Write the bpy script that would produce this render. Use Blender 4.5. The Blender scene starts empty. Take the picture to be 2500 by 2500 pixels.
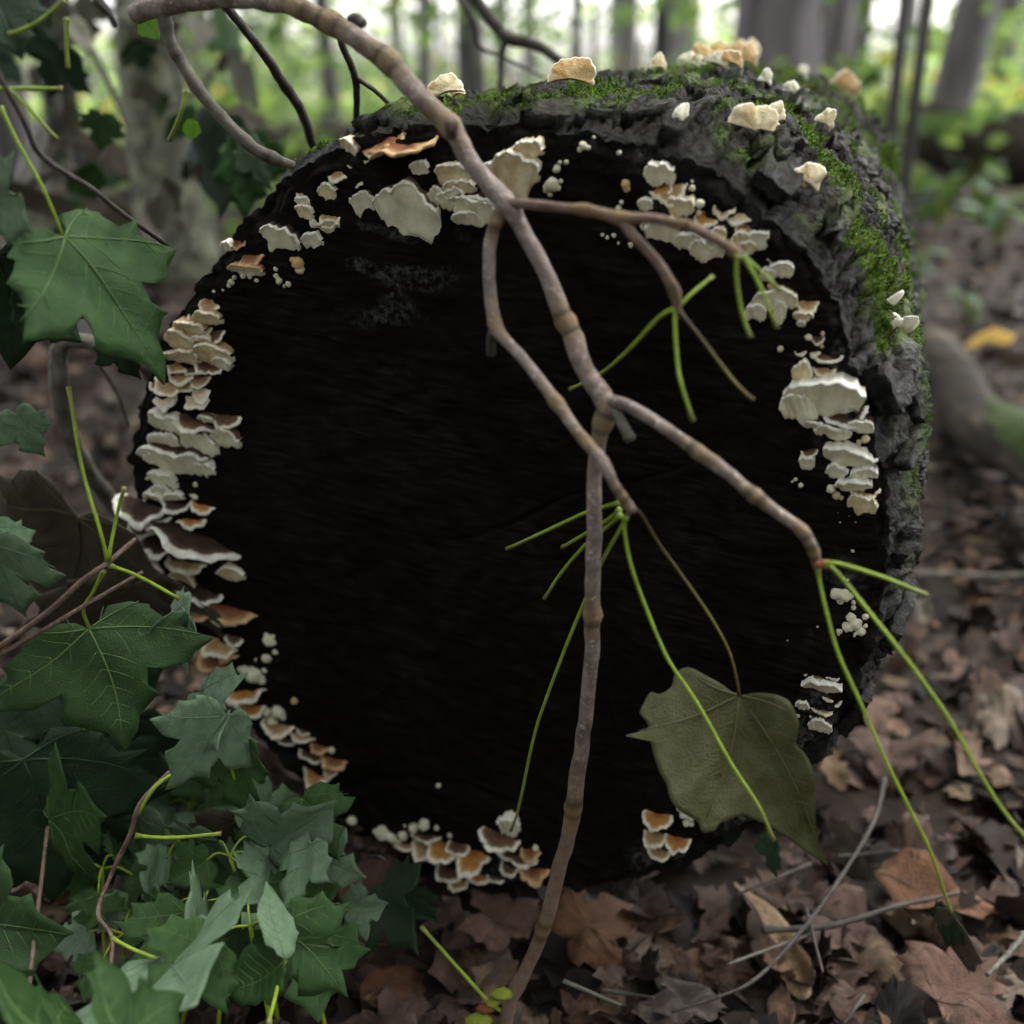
import bpy, math, random
import numpy as np
from mathutils import Vector, Matrix

random.seed(7)
RNG = np.random.default_rng(7)
R = math.radians
COL = bpy.context.scene.collection

# ------------------------------------------------------------------ camera, sky, sun, exposure
PITCH, TH, CAMZ = R(22.3), 0.488, 0.56
scene = bpy.context.scene
cd = bpy.data.cameras.new("camera"); cam = bpy.data.objects.new("camera", cd); COL.objects.link(cam)
cam.location = (0, 0, CAMZ); cam.rotation_euler = (R(90) - PITCH, 0, 0)
cd.sensor_width = 36; cd.lens = 18 / TH; cd.clip_start = 0.02; cd.clip_end = 400
cd.dof.use_dof = True; cd.dof.focus_distance = 0.615; cd.dof.aperture_fstop = 3.8
scene.camera = cam
SUN_EL, SUN_AZ = R(62), R(35)           # azimuth from +Y towards +X
world = bpy.data.worlds.new("World"); scene.world = world; world.use_nodes = True
wn = world.node_tree.nodes; wl = world.node_tree.links
bg = wn["Background"]
sky = wn.new("ShaderNodeTexSky"); sky.sky_type = 'NISHITA'; sky.sun_disc = False
sky.sun_elevation = SUN_EL; sky.sun_rotation = SUN_AZ; sky.dust_density = 6.0; sky.air_density = 1.0; sky.ozone_density = 1.0
hs = wn.new("ShaderNodeHueSaturation"); hs.inputs["Saturation"].default_value = 0.2
wl.new(sky.outputs[0], hs.inputs["Color"]); wl.new(hs.outputs[0], bg.inputs[0])
bg.inputs[1].default_value = 0.12
sd = bpy.data.lights.new("sun", 'SUN'); sun = bpy.data.objects.new("sun", sd); COL.objects.link(sun)
sd.energy = 1.6; sd.angle = R(28); sd.color = (1, 0.96, 0.88)
sdir = Vector((math.sin(SUN_AZ) * math.cos(SUN_EL), math.cos(SUN_AZ) * math.cos(SUN_EL), math.sin(SUN_EL)))
sun.rotation_euler = sdir.to_track_quat('Z', 'Y').to_euler(); sun.location = (3, 3, 8)
vs = scene.view_settings
vs.view_transform = 'Standard'; vs.look = 'None'; vs.gamma = 1; vs.use_curve_mapping = False; vs.exposure = 3.2
scene.cycles.use_denoising = True
scene.cycles.max_bounces = 6; scene.cycles.transparent_max_bounces = 6

# ------------------------------------------------------------------ geometry of the place
FW = np.array([0, math.cos(PITCH), -math.sin(PITCH)]); UPV = np.array([0, math.sin(PITCH), math.cos(PITCH)]); RT = np.array([1., 0, 0])
CAM = np.array([0, 0, CAMZ])
def ray(x, y): return FW + RT * ((x - 1250) / 1250 * TH) + UPV * ((1250 - y) / 1250 * TH)
AX = ray(2329, -32); AX = AX / np.linalg.norm(AX)          # axis of the log, away from the viewer
UX = np.cross(AX, [0, 0, 1]); UX /= np.linalg.norm(UX)     # across the cut face
VX = np.cross(UX, AX)                                      # up the cut face
_c = ray(1265, 1215); FC = CAM + _c * (0.6 / _c[1])        # centre of the cut face
def on_face(x, y, off=0.0):                                # point on the plane of the cut face, off metres out of it
    d = ray(x, y); o = FC - AX * off
    return CAM + d * (((o - CAM) @ AX) / (d @ AX))
def on_z(x, y, z=0.0):
    d = ray(x, y); return CAM + d * ((z - CAMZ) / d[2])
def at(x, y, dist): 
    d = ray(x, y); return CAM + d * (dist / d[1])
def pxm(pt): return ((np.asarray(pt) - CAM) @ FW) * 2 * TH / 2500   # metres per source pixel at that depth
def lp(pt):
    q = np.asarray(pt) - FC; return q @ UX, q @ VX, q @ AX

# ------------------------------------------------------------------ noise
_perm = np.arange(256); np.random.default_rng(3).shuffle(_perm); _perm = np.concatenate([_perm, _perm, _perm])
_grad = np.random.default_rng(5).normal(size=(256, 3)); _grad /= np.linalg.norm(_grad, axis=1)[:, None]
def perlin(p):
    p = np.asarray(p, float); i = np.floor(p).astype(int); f = p - i; i &= 255
    w = f * f * f * (f * (f * 6 - 15) + 10); out = 0
    for dx in (0, 1):
        for dy in (0, 1):
            for dz in (0, 1):
                h = _perm[_perm[_perm[i[..., 0] + dx] + i[..., 1] + dy] + i[..., 2] + dz]
                g = _grad[h]
                v = g[..., 0] * (f[..., 0] - dx) + g[..., 1] * (f[..., 1] - dy) + g[..., 2] * (f[..., 2] - dz)
                out = out + v * (w[..., 0] if dx else 1 - w[..., 0]) * (w[..., 1] if dy else 1 - w[..., 1]) * (w[..., 2] if dz else 1 - w[..., 2])
    return out * 1.6
def fbm(p, n=4, g=0.5):
    s, a, out = 1.0, 1.0, 0
    for k in range(n):
        out = out + a * perlin(np.asarray(p) * s + k * 17.3); s *= 2.03; a *= g
    return out
def sstep(a, b, x):
    t = np.clip((x - a) / (b - a), 0, 1); return t * t * (3 - 2 * t)

# ------------------------------------------------------------------ objects
def mesh(name, verts, faces, mats, attrs=None, smooth=True, midx=None):
    me = bpy.data.meshes.new(name)
    me.from_pydata(np.asarray(verts, float).tolist(), [], faces.tolist() if isinstance(faces, np.ndarray) else list(faces))
    for m in (mats if isinstance(mats, (list, tuple)) else [mats]): me.materials.append(m)
    if smooth: me.polygons.foreach_set("use_smooth", [True] * len(me.polygons))
    if midx is not None: me.polygons.foreach_set("material_index", midx)
    for k, v in (attrs or {}).items():
        v = np.asarray(v, float)
        if v.ndim == 1:
            me.attributes.new(k, 'FLOAT', 'POINT').data.foreach_set("value", v)
        else:
            me.attributes.new(k, 'FLOAT_VECTOR', 'POINT').data.foreach_set("vector", v.ravel())
    me.update(); return me
def link(name, me, parent=None, mat=None):
    o = bpy.data.objects.new(name, me); COL.objects.link(o)
    if parent is not None: o.parent = parent
    if mat is not None: o.matrix_local = mat
    return o
def tag(o, label=None, cat=None, group=None, kind=None):
    if label: o["label"] = label
    if cat: o["category"] = cat
    if group: o["group"] = group
    if kind: o["kind"] = kind
    return o
def thing(name, label, cat, loc=(0, 0, 0), group=None):
    o = bpy.data.objects.new(name, None); COL.objects.link(o); o.location = tuple(map(float, loc)); o.empty_display_size = 0.02
    return tag(o, label, cat, group)
def frame_mat(x, y, z, o):
    return Matrix(((x[0], y[0], z[0], o[0]), (x[1], y[1], z[1], o[1]), (x[2], y[2], z[2], o[2]), (0, 0, 0, 1)))
def nrm(v): v = np.asarray(v, float); return v / (np.linalg.norm(v) + 1e-12)

def spline(pts, n):                                        # Catmull-Rom through rows of values
    p = np.asarray(pts, float)
    p = np.vstack([2 * p[0] - p[1], p, 2 * p[-1] - p[-2]])
    seg = len(p) - 3; t = np.linspace(0, seg, n); i = np.minimum(t.astype(int), seg - 1); f = (t - i)[:, None]
    a, b, c, d = p[i], p[i + 1], p[i + 2], p[i + 3]
    return 0.5 * ((2 * b) + (c - a) * f + (2 * a - 5 * b + 4 * c - d) * f * f + (3 * b - a - 3 * c + d) * f ** 3)
def tube_geo(P, rad, seg=10, rough=0.0, seed=0):
    P = np.asarray(P); n = len(P); T = np.gradient(P, axis=0); T /= np.linalg.norm(T, axis=1)[:, None] + 1e-12
    ref = nrm(np.cross(T[0], [0.31, 0.2, 0.93])); V = []
    L = np.concatenate([[0], np.cumsum(np.linalg.norm(np.diff(P, axis=0), axis=1))])
    for k in range(n):
        ref = nrm(ref - T[k] * (ref @ T[k])); b = np.cross(T[k], ref)
        th = np.arange(seg) / seg * 2 * math.pi
        V.append(P[k] + rad[k] * (np.cos(th)[:, None] * ref + np.sin(th)[:, None] * b))
    V = np.array(V)
    if rough:
        c = P[:, None, :]; q = V.reshape(-1, 3) / max(rad.max(), 1e-5) * 0.9 + seed * 7.1
        k = (1 + rough * fbm(q, 3)).reshape(n, seg, 1); V = c + (V - c) * k
    F = [(i * seg + j, i * seg + (j + 1) % seg, (i + 1) * seg + (j + 1) % seg, (i + 1) * seg + j) for i in range(n - 1) for j in range(seg)]
    V = np.vstack([V.reshape(-1, 3), P[:1], P[-1:]]); a, b = n * seg, n * seg + 1
    F += [(a, (j + 1) % seg, j) for j in range(seg)] + [(b, (n - 1) * seg + j, (n - 1) * seg + (j + 1) % seg) for j in range(seg)]
    return V, F, np.concatenate([np.repeat(L, seg), [0, L[-1]]])

# ------------------------------------------------------------------ materials
def mat(name, rough=0.7, spec=0.3):
    m = bpy.data.materials.new(name); m.use_nodes = True
    nt = m.node_tree; b = nt.nodes["Principled BSDF"]; b.inputs["Roughness"].default_value = rough
    b.inputs["Specular IOR Level"].default_value = spec
    return m, nt.nodes, nt.links, b
def nd(N, t, **kw):
    n = N.new(t)
    for k, v in kw.items():
        if k in n.inputs: n.inputs[k].default_value = v
        else: setattr(n, k, v)
    return n
def ramp(N, L, src, stops, interp='LINEAR'):
    r = N.new("ShaderNodeValToRGB"); r.color_ramp.interpolation = interp; e = r.color_ramp.elements
    while len(e) < len(stops): e.new(0.5)
    for i, (p, c) in enumerate(stops):
        e[i].position = p; e[i].color = (c, c, c, 1) if isinstance(c, (int, float)) else (*c, 1)
    L.new(src, r.inputs[0]); return r.outputs[0]
def noise(N, L, vec, scale, detail=4, rough=0.55, dist=0.0):
    n = nd(N, "ShaderNodeTexNoise", Scale=scale, Detail=detail, Roughness=rough, Distortion=dist)
    if vec is not None: L.new(vec, n.inputs["Vector"])
    return n.outputs["Fac"]
def mapping(N, L, vec, scale=(1, 1, 1), rot=(0, 0, 0)):
    m = N.new("ShaderNodeMapping"); m.inputs["Scale"].default_value = scale; m.inputs["Rotation"].default_value = rot
    L.new(vec, m.inputs["Vector"]); return m.outputs[0]
def mixc(N, L, fac, a, b, blend='MIX'):
    m = N.new("ShaderNodeMix"); m.data_type = 'RGBA'; m.blend_type = blend
    for sock, v in ((m.inputs[0], fac), (m.inputs[6], a), (m.inputs[7], b)):
        if isinstance(v, (int, float)): sock.default_value = v
        elif isinstance(v, tuple): sock.default_value = (*v, 1)
        else: L.new(v, sock)
    return m.outputs[2]
def math_(N, L, op, a, b=0.0):
    m = N.new("ShaderNodeMath"); m.operation = op
    for s, v in ((m.inputs[0], a), (m.inputs[1], b)):
        if isinstance(v, (int, float)): s.default_value = v
        else: L.new(v, s)
    return m.outputs[0]
def bump(N, L, b, h, strength=0.4, dist=0.001):
    n = nd(N, "ShaderNodeBump", Strength=strength, Distance=dist); L.new(h, n.inputs["Height"]); L.new(n.outputs[0], b.inputs["Normal"])
def attr(N, k): n = N.new("ShaderNodeAttribute"); n.attribute_name = k; return n.outputs["Fac"]
def attrv(N, k): n = N.new("ShaderNodeAttribute"); n.attribute_name = k; return n.outputs["Vector"]
def obj_co(N): return N.new("ShaderNodeTexCoord").outputs["Object"]
def obj_rand(N): return N.new("ShaderNodeObjectInfo").outputs["Random"]
M = {}

def make_materials():
    # black wet end grain; face coordinates: x across, y up
    m, N, L, b = mat("end_grain", 0.85, 0.04); M["face"] = m
    co = obj_co(N)
    st = noise(N, L, mapping(N, L, co, (60, 330, 60), (0, 0, R(-6))), 1.0, 5, 0.65)
    bl = noise(N, L, co, 14, 4, 0.6)
    fine = noise(N, L, co, 900, 3, 0.6)
    k = math_(N, L, 'MULTIPLY', ramp(N, L, st, [(0.42, 0.0), (0.72, 1.0)]), ramp(N, L, bl, [(0.4, 0.15), (0.65, 1.0)]))
    c = mixc(N, L, k, (0.0055, 0.0046, 0.004), (0.019, 0.0155, 0.0125))
    c = mixc(N, L, ramp(N, L, fine, [(0.72, 0.0), (0.8, 0.5)]), c, (0.03, 0.027, 0.022))
    pale = math_(N, L, 'MULTIPLY', ramp(N, L, attr(N, "pale"), [(0.35, 0.0), (0.9, 1.0)]), ramp(N, L, noise(N, L, co, 240, 5, 0.7), [(0.45, 0.0), (0.62, 1.0)]))
    c = mixc(N, L, pale, c, (0.085, 0.085, 0.08))
    L.new(c, b.inputs["Base Color"])
    bump(N, L, b, math_(N, L, 'ADD', st, math_(N, L, 'MULTIPLY', fine, 0.4)), 0.6, 0.0012)
    # bark
    m, N, L, b = mat("bark", 0.85, 0.25); M["bark"] = m
    co = obj_co(N); n1 = noise(N, L, co, 26, 6, 0.65, 0.4); n2 = noise(N, L, co, 160, 5, 0.7); n3 = noise(N, L, co, 8, 3)
    c = ramp(N, L, n1, [(0.3, (0.009, 0.0072, 0.0056)), (0.48, (0.021, 0.0172, 0.013)), (0.62, (0.044, 0.038, 0.03)), (0.75, (0.078, 0.071, 0.058))])
    c = mixc(N, L, ramp(N, L, attr(N, "tone"), [(0.25, 0.75), (0.55, 0.0)]), c, (0.014, 0.012, 0.010))
    n5 = noise(N, L, mapping(N, L, co, (1, 1, 0.45)), 300, 6, 0.75)
    c = mixc(N, L, 1.0, c, ramp(N, L, n5, [(0.36, 0.25), (0.5, 0.9), (0.64, 1.9)]), 'MULTIPLY')
    lic = math_(N, L, 'MULTIPLY', ramp(N, L, n2, [(0.46, 0.0), (0.58, 0.85)]), ramp(N, L, noise(N, L, co, 34, 4), [(0.45, 0.1), (0.58, 1.0)]))
    c = mixc(N, L, lic, c, (0.12, 0.12, 0.098))
    c = mixc(N, L, ramp(N, L, n3, [(0.5, 0.0), (0.7, 0.5)]), c, (0.075, 0.06, 0.045))
    c = mixc(N, L, ramp(N, L, attr(N, "ridge"), [(0.2, 0.95), (0.75, 0.0)]), c, (0.006, 0.0055, 0.005))
    c = mixc(N, L, attr(N, "blackened"), c, (0.008, 0.0075, 0.007))
    mo = math_(N, L, 'MULTIPLY', attr(N, "moss"), ramp(N, L, n2, [(0.35, 0.3), (0.55, 1.0)]))
    c = mixc(N, L, mo, c, mixc(N, L, n1, (0.05, 0.10, 0.006), (0.20, 0.30, 0.02)))
    L.new(c, b.inputs["Base Color"]); L.new(ramp(N, L, n1, [(0.3, 0.85), (0.7, 0.45)]), b.inputs["Roughness"])
    bump(N, L, b, math_(N, L, 'ADD', math_(N, L, 'MULTIPLY', n5, 0.8), math_(N, L, 'ADD', n2, n1)), 1.0, 0.010)
    # moss blades
    m, N, L, b = mat("moss", 0.8, 0.2); M["moss"] = m
    L.new(ramp(N, L, attr(N, "tone"), [(0.0, (0.03, 0.075, 0.006)), (0.6, (0.13, 0.25, 0.015)), (1.0, (0.28, 0.42, 0.05))]), b.inputs["Base Color"])
    # fungus caps, zoned by distance from the point of growth
    zones = {
        "rust": [(0.11, 0.035, 0.018), (0.24, 0.085, 0.03), (0.20, 0.10, 0.05), (0.42, 0.24, 0.11), (0.62, 0.42, 0.22)],
        "brown": [(0.05, 0.028, 0.018), (0.13, 0.07, 0.04), (0.10, 0.06, 0.04), (0.22, 0.14, 0.08), (0.82, 0.79, 0.68)],
        "dark": [(0.022, 0.013, 0.01), (0.05, 0.027, 0.018), (0.035, 0.02, 0.014), (0.11, 0.07, 0.045), (0.85, 0.83, 0.76)],
        "tan": [(0.22, 0.12, 0.055), (0.42, 0.28, 0.14), (0.34, 0.22, 0.11), (0.55, 0.43, 0.26), (0.84, 0.79, 0.64)],
        "orange": [(0.22, 0.08, 0.02), (0.45, 0.21, 0.055), (0.36, 0.17, 0.05), (0.55, 0.33, 0.12), (0.86, 0.82, 0.72)],
        "cream": [(0.55, 0.42, 0.26), (0.72, 0.63, 0.46), (0.68, 0.58, 0.4), (0.8, 0.74, 0.6), (0.86, 0.84, 0.77)],
        "white": [(0.62, 0.58, 0.48), (0.78, 0.75, 0.66), (0.76, 0.73, 0.64), (0.84, 0.82, 0.76), (0.88, 0.87, 0.82)],
    }
    for k, z in zones.items():
        m, N, L, b = mat("cap_" + k, 0.75, 0.2); M["cap_" + k] = m
        co = obj_co(N); n = noise(N, L, co, 420, 4, 0.6); n2 = noise(N, L, co, 130, 3)
        rr = math_(N, L, 'ADD', attr(N, "rho"), math_(N, L, 'MULTIPLY', math_(N, L, 'SUBTRACT', n, 0.5), 0.16))
        c = ramp(N, L, rr, [(0.15, z[0]), (0.45, z[1]), (0.56, z[2]), (0.78, z[3]), (0.87, z[4])])
        c = mixc(N, L, ramp(N, L, n2, [(0.35, 0.35), (0.6, 0.0)]), c, z[0])
        L.new(c, b.inputs["Base Color"]); bump(N, L, b, n, 0.5, 0.0008)
    for k, (c1, c2) in {"white": ((0.82, 0.80, 0.64), (0.66, 0.63, 0.45)), "cream": ((0.80, 0.72, 0.50), (0.62, 0.49, 0.27)), "olive": ((0.5, 0.42, 0.2), (0.33, 0.25, 0.1)), "tan": ((0.74, 0.55, 0.30), (0.55, 0.33, 0.13))}.items():
        m, N, L, b = mat("pores_" + k, 0.8, 0.2); M["pores_" + k] = m
        co = obj_co(N); n = noise(N, L, co, 900, 3, 0.6); n2 = noise(N, L, co, 110, 4)
        L.new(mixc(N, L, ramp(N, L, n2, [(0.38, 1.0), (0.62, 0.0)]), c1, c2), b.inputs["Base Color"])
        bump(N, L, b, math_(N, L, 'ADD', n, n2), 0.5, 0.0009)
    # twigs
    def twig(name, a, bcol, spot, nodec):
        m, N, L, b = mat(name, 0.6, 0.35); M[name] = m
        co = obj_co(N); n = noise(N, L, co, 90, 5, 0.6); n2 = noise(N, L, co, 300, 5, 0.7)
        c = ramp(N, L, n, [(0.38, a), (0.6, bcol)])
        c = mixc(N, L, ramp(N, L, n2, [(0.55, 0.0), (0.68, 0.8)]), c, spot)
        c = mixc(N, L, ramp(N, L, n2, [(0.28, 0.7), (0.38, 0.0)]), c, (0.05, 0.035, 0.03))
        c = mixc(N, L, attr(N, "low"), c, mixc(N, L, n, (0.10, 0.06, 0.042), (0.21, 0.14, 0.10)))
        c = mixc(N, L, attr(N, "node"), c, nodec)
        c = mixc(N, L, attr(N, "ring"), c, (0.03, 0.022, 0.016))
        L.new(c, b.inputs["Base Color"]); bump(N, L, b, math_(N, L, 'ADD', n, n2), 0.8, 0.0012)
    twig("twig", (0.115, 0.085, 0.076), (0.25, 0.20, 0.185), (0.55, 0.50, 0.48), (0.20, 0.135, 0.05))
    twig("twig_low", (0.09, 0.055, 0.042), (0.17, 0.115, 0.09), (0.24, 0.19, 0.16), (0.17, 0.11, 0.04))
    twig("twig_dark", (0.035, 0.028, 0.024), (0.07, 0.06, 0.052), (0.12, 0.11, 0.10), (0.06, 0.05, 0.035))
    twig("twig_grey", (0.08, 0.072, 0.06), (0.15, 0.14, 0.12), (0.24, 0.23, 0.2), (0.09, 0.08, 0.06))
    m, N, L, b = mat("petiole", 0.5, 0.35); M["petiole"] = m
    co = obj_co(N); n = noise(N, L, co, 160, 3)
    c = ramp(N, L, attr(N, "along"), [(0.0, (0.14, 0.2, 0.03)), (0.12, (0.26, 0.38, 0.025)), (0.85, (0.25, 0.36, 0.03)), (1.0, (0.2, 0.2, 0.06))])
    L.new(mixc(N, L, ramp(N, L, n, [(0.4, 0.4), (0.6, 0.0)]), c, (0.13, 0.17, 0.02)), b.inputs["Base Color"])
    m, N, L, b = mat("petiole_brown", 0.55, 0.3); M["petiole_brown"] = m
    L.new(ramp(N, L, attr(N, "along"), [(0.0, (0.035, 0.022, 0.014)), (0.4, (0.09, 0.07, 0.02)), (0.6, (0.16, 0.15, 0.025)), (0.9, (0.12, 0.075, 0.02)), (1.0, (0.05, 0.03, 0.015))]), b.inputs["Base Color"])
    # leaves
    def leafm(name, c1, c2, vein, trans, tcol):
        m, N, L, b = mat(name, 0.5, 0.3); M[name] = m
        co = attrv(N, "leafco"); n = noise(N, L, co, 6, 5, 0.6); n2 = noise(N, L, co, 60, 4, 0.6)
        c = mixc(N, L, ramp(N, L, n, [(0.35, 0.0), (0.65, 1.0)]), c1, c2)
        c = mixc(N, L, ramp(N, L, n2, [(0.66, 0.0), (0.76, 0.6)]), c, vein)
        hsv = N.new("ShaderNodeHueSaturation"); L.new(c, hsv.inputs["Color"])
        L.new(ramp(N, L, obj_rand(N), [(0.0, 0.75), (1.0, 1.25)]), hsv.inputs["Value"])
        L.new(hsv.outputs[0], b.inputs["Base Color"]); bump(N, L, b, n2, 0.35, 0.01)
        t = N.new("ShaderNodeBsdfTranslucent"); t.inputs[0].default_value = (*tcol, 1)
        mx = N.new("ShaderNodeMixShader"); mx.inputs[0].default_value = trans
        L.new(b.outputs[0], mx.inputs[1]); L.new(t.outputs[0], mx.inputs[2])
        L.new(mx.outputs[0], N["Material Output"].inputs[0])
    leafm("leaf_green", (0.024, 0.066, 0.018), (0.05, 0.112, 0.03), (0.09, 0.14, 0.045), 0.3, (0.05, 0.16, 0.02))
    leafm("leaf_pale", (0.10, 0.175, 0.10), (0.18, 0.27, 0.165), (0.22, 0.31, 0.19), 0.2, (0.1, 0.22, 0.08))
    leafm("leaf_dark", (0.012, 0.034, 0.014), (0.026, 0.065, 0.024), (0.05, 0.08, 0.03), 0.2, (0.03, 0.09, 0.01))
    leafm("leaf_olive", (0.042, 0.043, 0.009), (0.085, 0.09, 0.044), (0.15, 0.15, 0.08), 0.25, (0.12, 0.12, 0.02))
    leafm("leaf_dead", (0.06, 0.05, 0.038), (0.11, 0.095, 0.07), (0.14, 0.12, 0.09), 0.15, (0.12, 0.08, 0.04))
    leafm("leaf_drab", (0.15, 0.15, 0.115), (0.24, 0.24, 0.18), (0.28, 0.27, 0.2), 0.2, (0.15, 0.14, 0.09))
    leafm("leaf_far", (0.08, 0.17, 0.03), (0.16, 0.28, 0.05), (0.2, 0.3, 0.06), 0.5, (0.3, 0.5, 0.06))
    leafm("leaf_yellow", (0.45, 0.28, 0.03), (0.55, 0.36, 0.05), (0.4, 0.25, 0.04), 0.3, (0.6, 0.4, 0.04))
    m, N, L, b = mat("vein", 0.5, 0.3); M["vein"] = m; b.inputs["Base Color"].default_value = (0.07, 0.135, 0.04, 1)
    m, N, L, b = mat("vein_olive", 0.5, 0.3); M["vein_olive"] = m; b.inputs["Base Color"].default_value = (0.08, 0.075, 0.034, 1)
    m, N, L, b = mat("vein_dark", 0.5, 0.3); M["vein_dark"] = m; b.inputs["Base Color"].default_value = (0.055, 0.045, 0.02, 1)
    # fallen leaves: colour by object, or by a tone attribute where they are one mass
    brown = [(0.0, (0.010, 0.0075, 0.0065)), (0.22, (0.03, 0.019, 0.015)), (0.42, (0.065, 0.038, 0.029)), (0.62, (0.115, 0.068, 0.05)), (0.76, (0.14, 0.085, 0.07)), (0.87, (0.17, 0.092, 0.045)), (0.95, (0.22, 0.16, 0.11)), (1.0, (0.26, 0.22, 0.19))]
    for nm in ("litter", "litter_mass"):
        m, N, L, b = mat(nm, 0.6, 0.35); M[nm] = m
        src = obj_rand(N) if nm == "litter" else attr(N, "tone")
        co = attrv(N, "leafco"); n = noise(N, L, co, 9, 5, 0.6); n2 = noise(N, L, co, 45, 4, 0.6)
        c = ramp(N, L, src, brown)
        c = mixc(N, L, 1.0, c, ramp(N, L, noise(N, L, co, 3.2, 3), [(0.35, 0.55), (0.65, 1.35)]), 'MULTIPLY')
        c = mixc(N, L, ramp(N, L, n, [(0.4, 0.0), (0.65, 0.6)]), c, mixc(N, L, 0.6, c, (0.02, 0.015, 0.012)))
        c = mixc(N, L, ramp(N, L, n2, [(0.6, 0.0), (0.75, 0.5)]), c, (0.03, 0.022, 0.02))
        L.new(c, b.inputs["Base Color"]); bump(N, L, b, n2, 0.5, 0.02)
    def plain(name, stops, scale, rough=0.85, bs=0.6, bd=0.01, spec=0.2, stretch=(1, 1, 1)):
        m, N, L, b = mat(name, rough, spec); M[name] = m
        co = mapping(N, L, obj_co(N), stretch); n = noise(N, L, co, scale, 6, 0.6, 0.3)
        L.new(ramp(N, L, n, stops), b.inputs["Base Color"]); bump(N, L, b, n, bs, bd)
    plain("soil", [(0.3, (0.009, 0.0065, 0.005)), (0.55, (0.024, 0.016, 0.0125)), (0.75, (0.05, 0.034, 0.026))], 9, bd=0.03)
    plain("trunk_grey", [(0.35, (0.07, 0.065, 0.065)), (0.65, (0.17, 0.16, 0.16))], 5, stretch=(3, 3, 0.5), bd=0.03)
    plain("trunk_lilac", [(0.35, (0.13, 0.115, 0.125)), (0.65, (0.26, 0.235, 0.25))], 4, stretch=(3, 3, 0.5), bd=0.03)
    plain("trunk_dark", [(0.35, (0.025, 0.025, 0.025)), (0.65, (0.07, 0.068, 0.065))], 6, stretch=(3, 3, 0.5), bd=0.03)
    plain("trunk_lichen", [(0.36, (0.05, 0.05, 0.036)), (0.48, (0.12, 0.125, 0.09)), (0.6, (0.27, 0.28, 0.2))], 16, bd=0.02)
    plain("snag", [(0.35, (0.55, 0.52, 0.45)), (0.65, (0.78, 0.76, 0.70))], 20, bd=0.003)
    plain("dead_log", [(0.35, (0.022, 0.018, 0.016)), (0.55, (0.05, 0.041, 0.033)), (0.7, (0.13, 0.10, 0.075))], 7, stretch=(1, 1, 4), bd=0.02)
    plain("moss_log", [(0.3, (0.018, 0.032, 0.008)), (0.7, (0.05, 0.08, 0.018))], 30, bd=0.01)
    plain("bud", [(0.3, (0.16, 0.2, 0.03)), (0.7, (0.3, 0.34, 0.05))], 200, bd=0.001)
    plain("bud_red", [(0.3, (0.16, 0.05, 0.03)), (0.7, (0.25, 0.09, 0.05))], 200, bd=0.001)
    m, N, L, b = mat("far_foliage", 0.6, 0.2); M["far_foliage"] = m
    c = ramp(N, L, attr(N, "tone"), [(0.0, (0.04, 0.075, 0.025)), (0.5, (0.10, 0.165, 0.05)), (0.85, (0.18, 0.25, 0.07)), (1.0, (0.36, 0.27, 0.05))])
    L.new(c, b.inputs["Base Color"])
    t = N.new("ShaderNodeBsdfTranslucent"); L.new(mixc(N, L, 1.0, c, (1.9, 1.9, 1.5), 'MULTIPLY'), t.inputs[0])
    mx = N.new("ShaderNodeMixShader"); mx.inputs[0].default_value = 0.5
    L.new(b.outputs[0], mx.inputs[1]); L.new(t.outputs[0], mx.inputs[2]); L.new(mx.outputs[0], N["Material Output"].inputs[0])
make_materials()
def shade_canopy_material():  # for the unseen leaves added to shade the foreground
    m, N, L, b = mat("canopy", 0.6, 0.2); M["canopy"] = m
    L.new(ramp(N, L, attr(N, "tone"), [(0.0, (0.05, 0.07, 0.03)), (1.0, (0.12, 0.14, 0.07))]), b.inputs["Base Color"])
    t = N.new("ShaderNodeBsdfTranslucent"); t.inputs[0].default_value = (0.16, 0.17, 0.10, 1); mx = N.new("ShaderNodeMixShader"); mx.inputs[0].default_value = 0.4
    L.new(b.outputs[0], mx.inputs[1]); L.new(t.outputs[0], mx.inputs[2]); L.new(mx.outputs[0], N["Material Output"].inputs[0])
shade_canopy_material()

# ------------------------------------------------------------------ ground
def ground_h(x, y):
    p = np.stack([x, y, x * 0], -1)
    h = 0.012 * fbm(p * 3.0, 3) + 0.05 * fbm(p * 0.35 + 9, 3)
    far = np.clip((y - 3) / 30, 0, 1)
    h = h * (0.25 + far) + 0.25 * fbm(p * 0.08 + 4, 2) * far
    return h - 0.05 - 0.9 * sstep(16, 60, np.hypot(x, y))
def build_ground():
    g = np.concatenate([-np.geomspace(0.05, 120, 90)[::-1], [0], np.geomspace(0.05, 120, 90)])
    gy = np.concatenate([-np.geomspace(0.05, 20, 30)[::-1], [0], np.geomspace(0.05, 160, 130)])
    X, Y = np.meshgrid(g, gy); Z = ground_h(X, Y); nx = len(g)
    F = [(j * nx + i, j * nx + i + 1, (j + 1) * nx + i + 1, (j + 1) * nx + i) for j in range(len(gy) - 1) for i in range(nx - 1)]
    o = link("ground", mesh("ground", np.stack([X, Y, Z], -1).reshape(-1, 3), F, M["soil"]))
    return tag(o, "dark forest soil under the leaf litter", None, None, "structure")
GROUND = build_ground()

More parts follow.
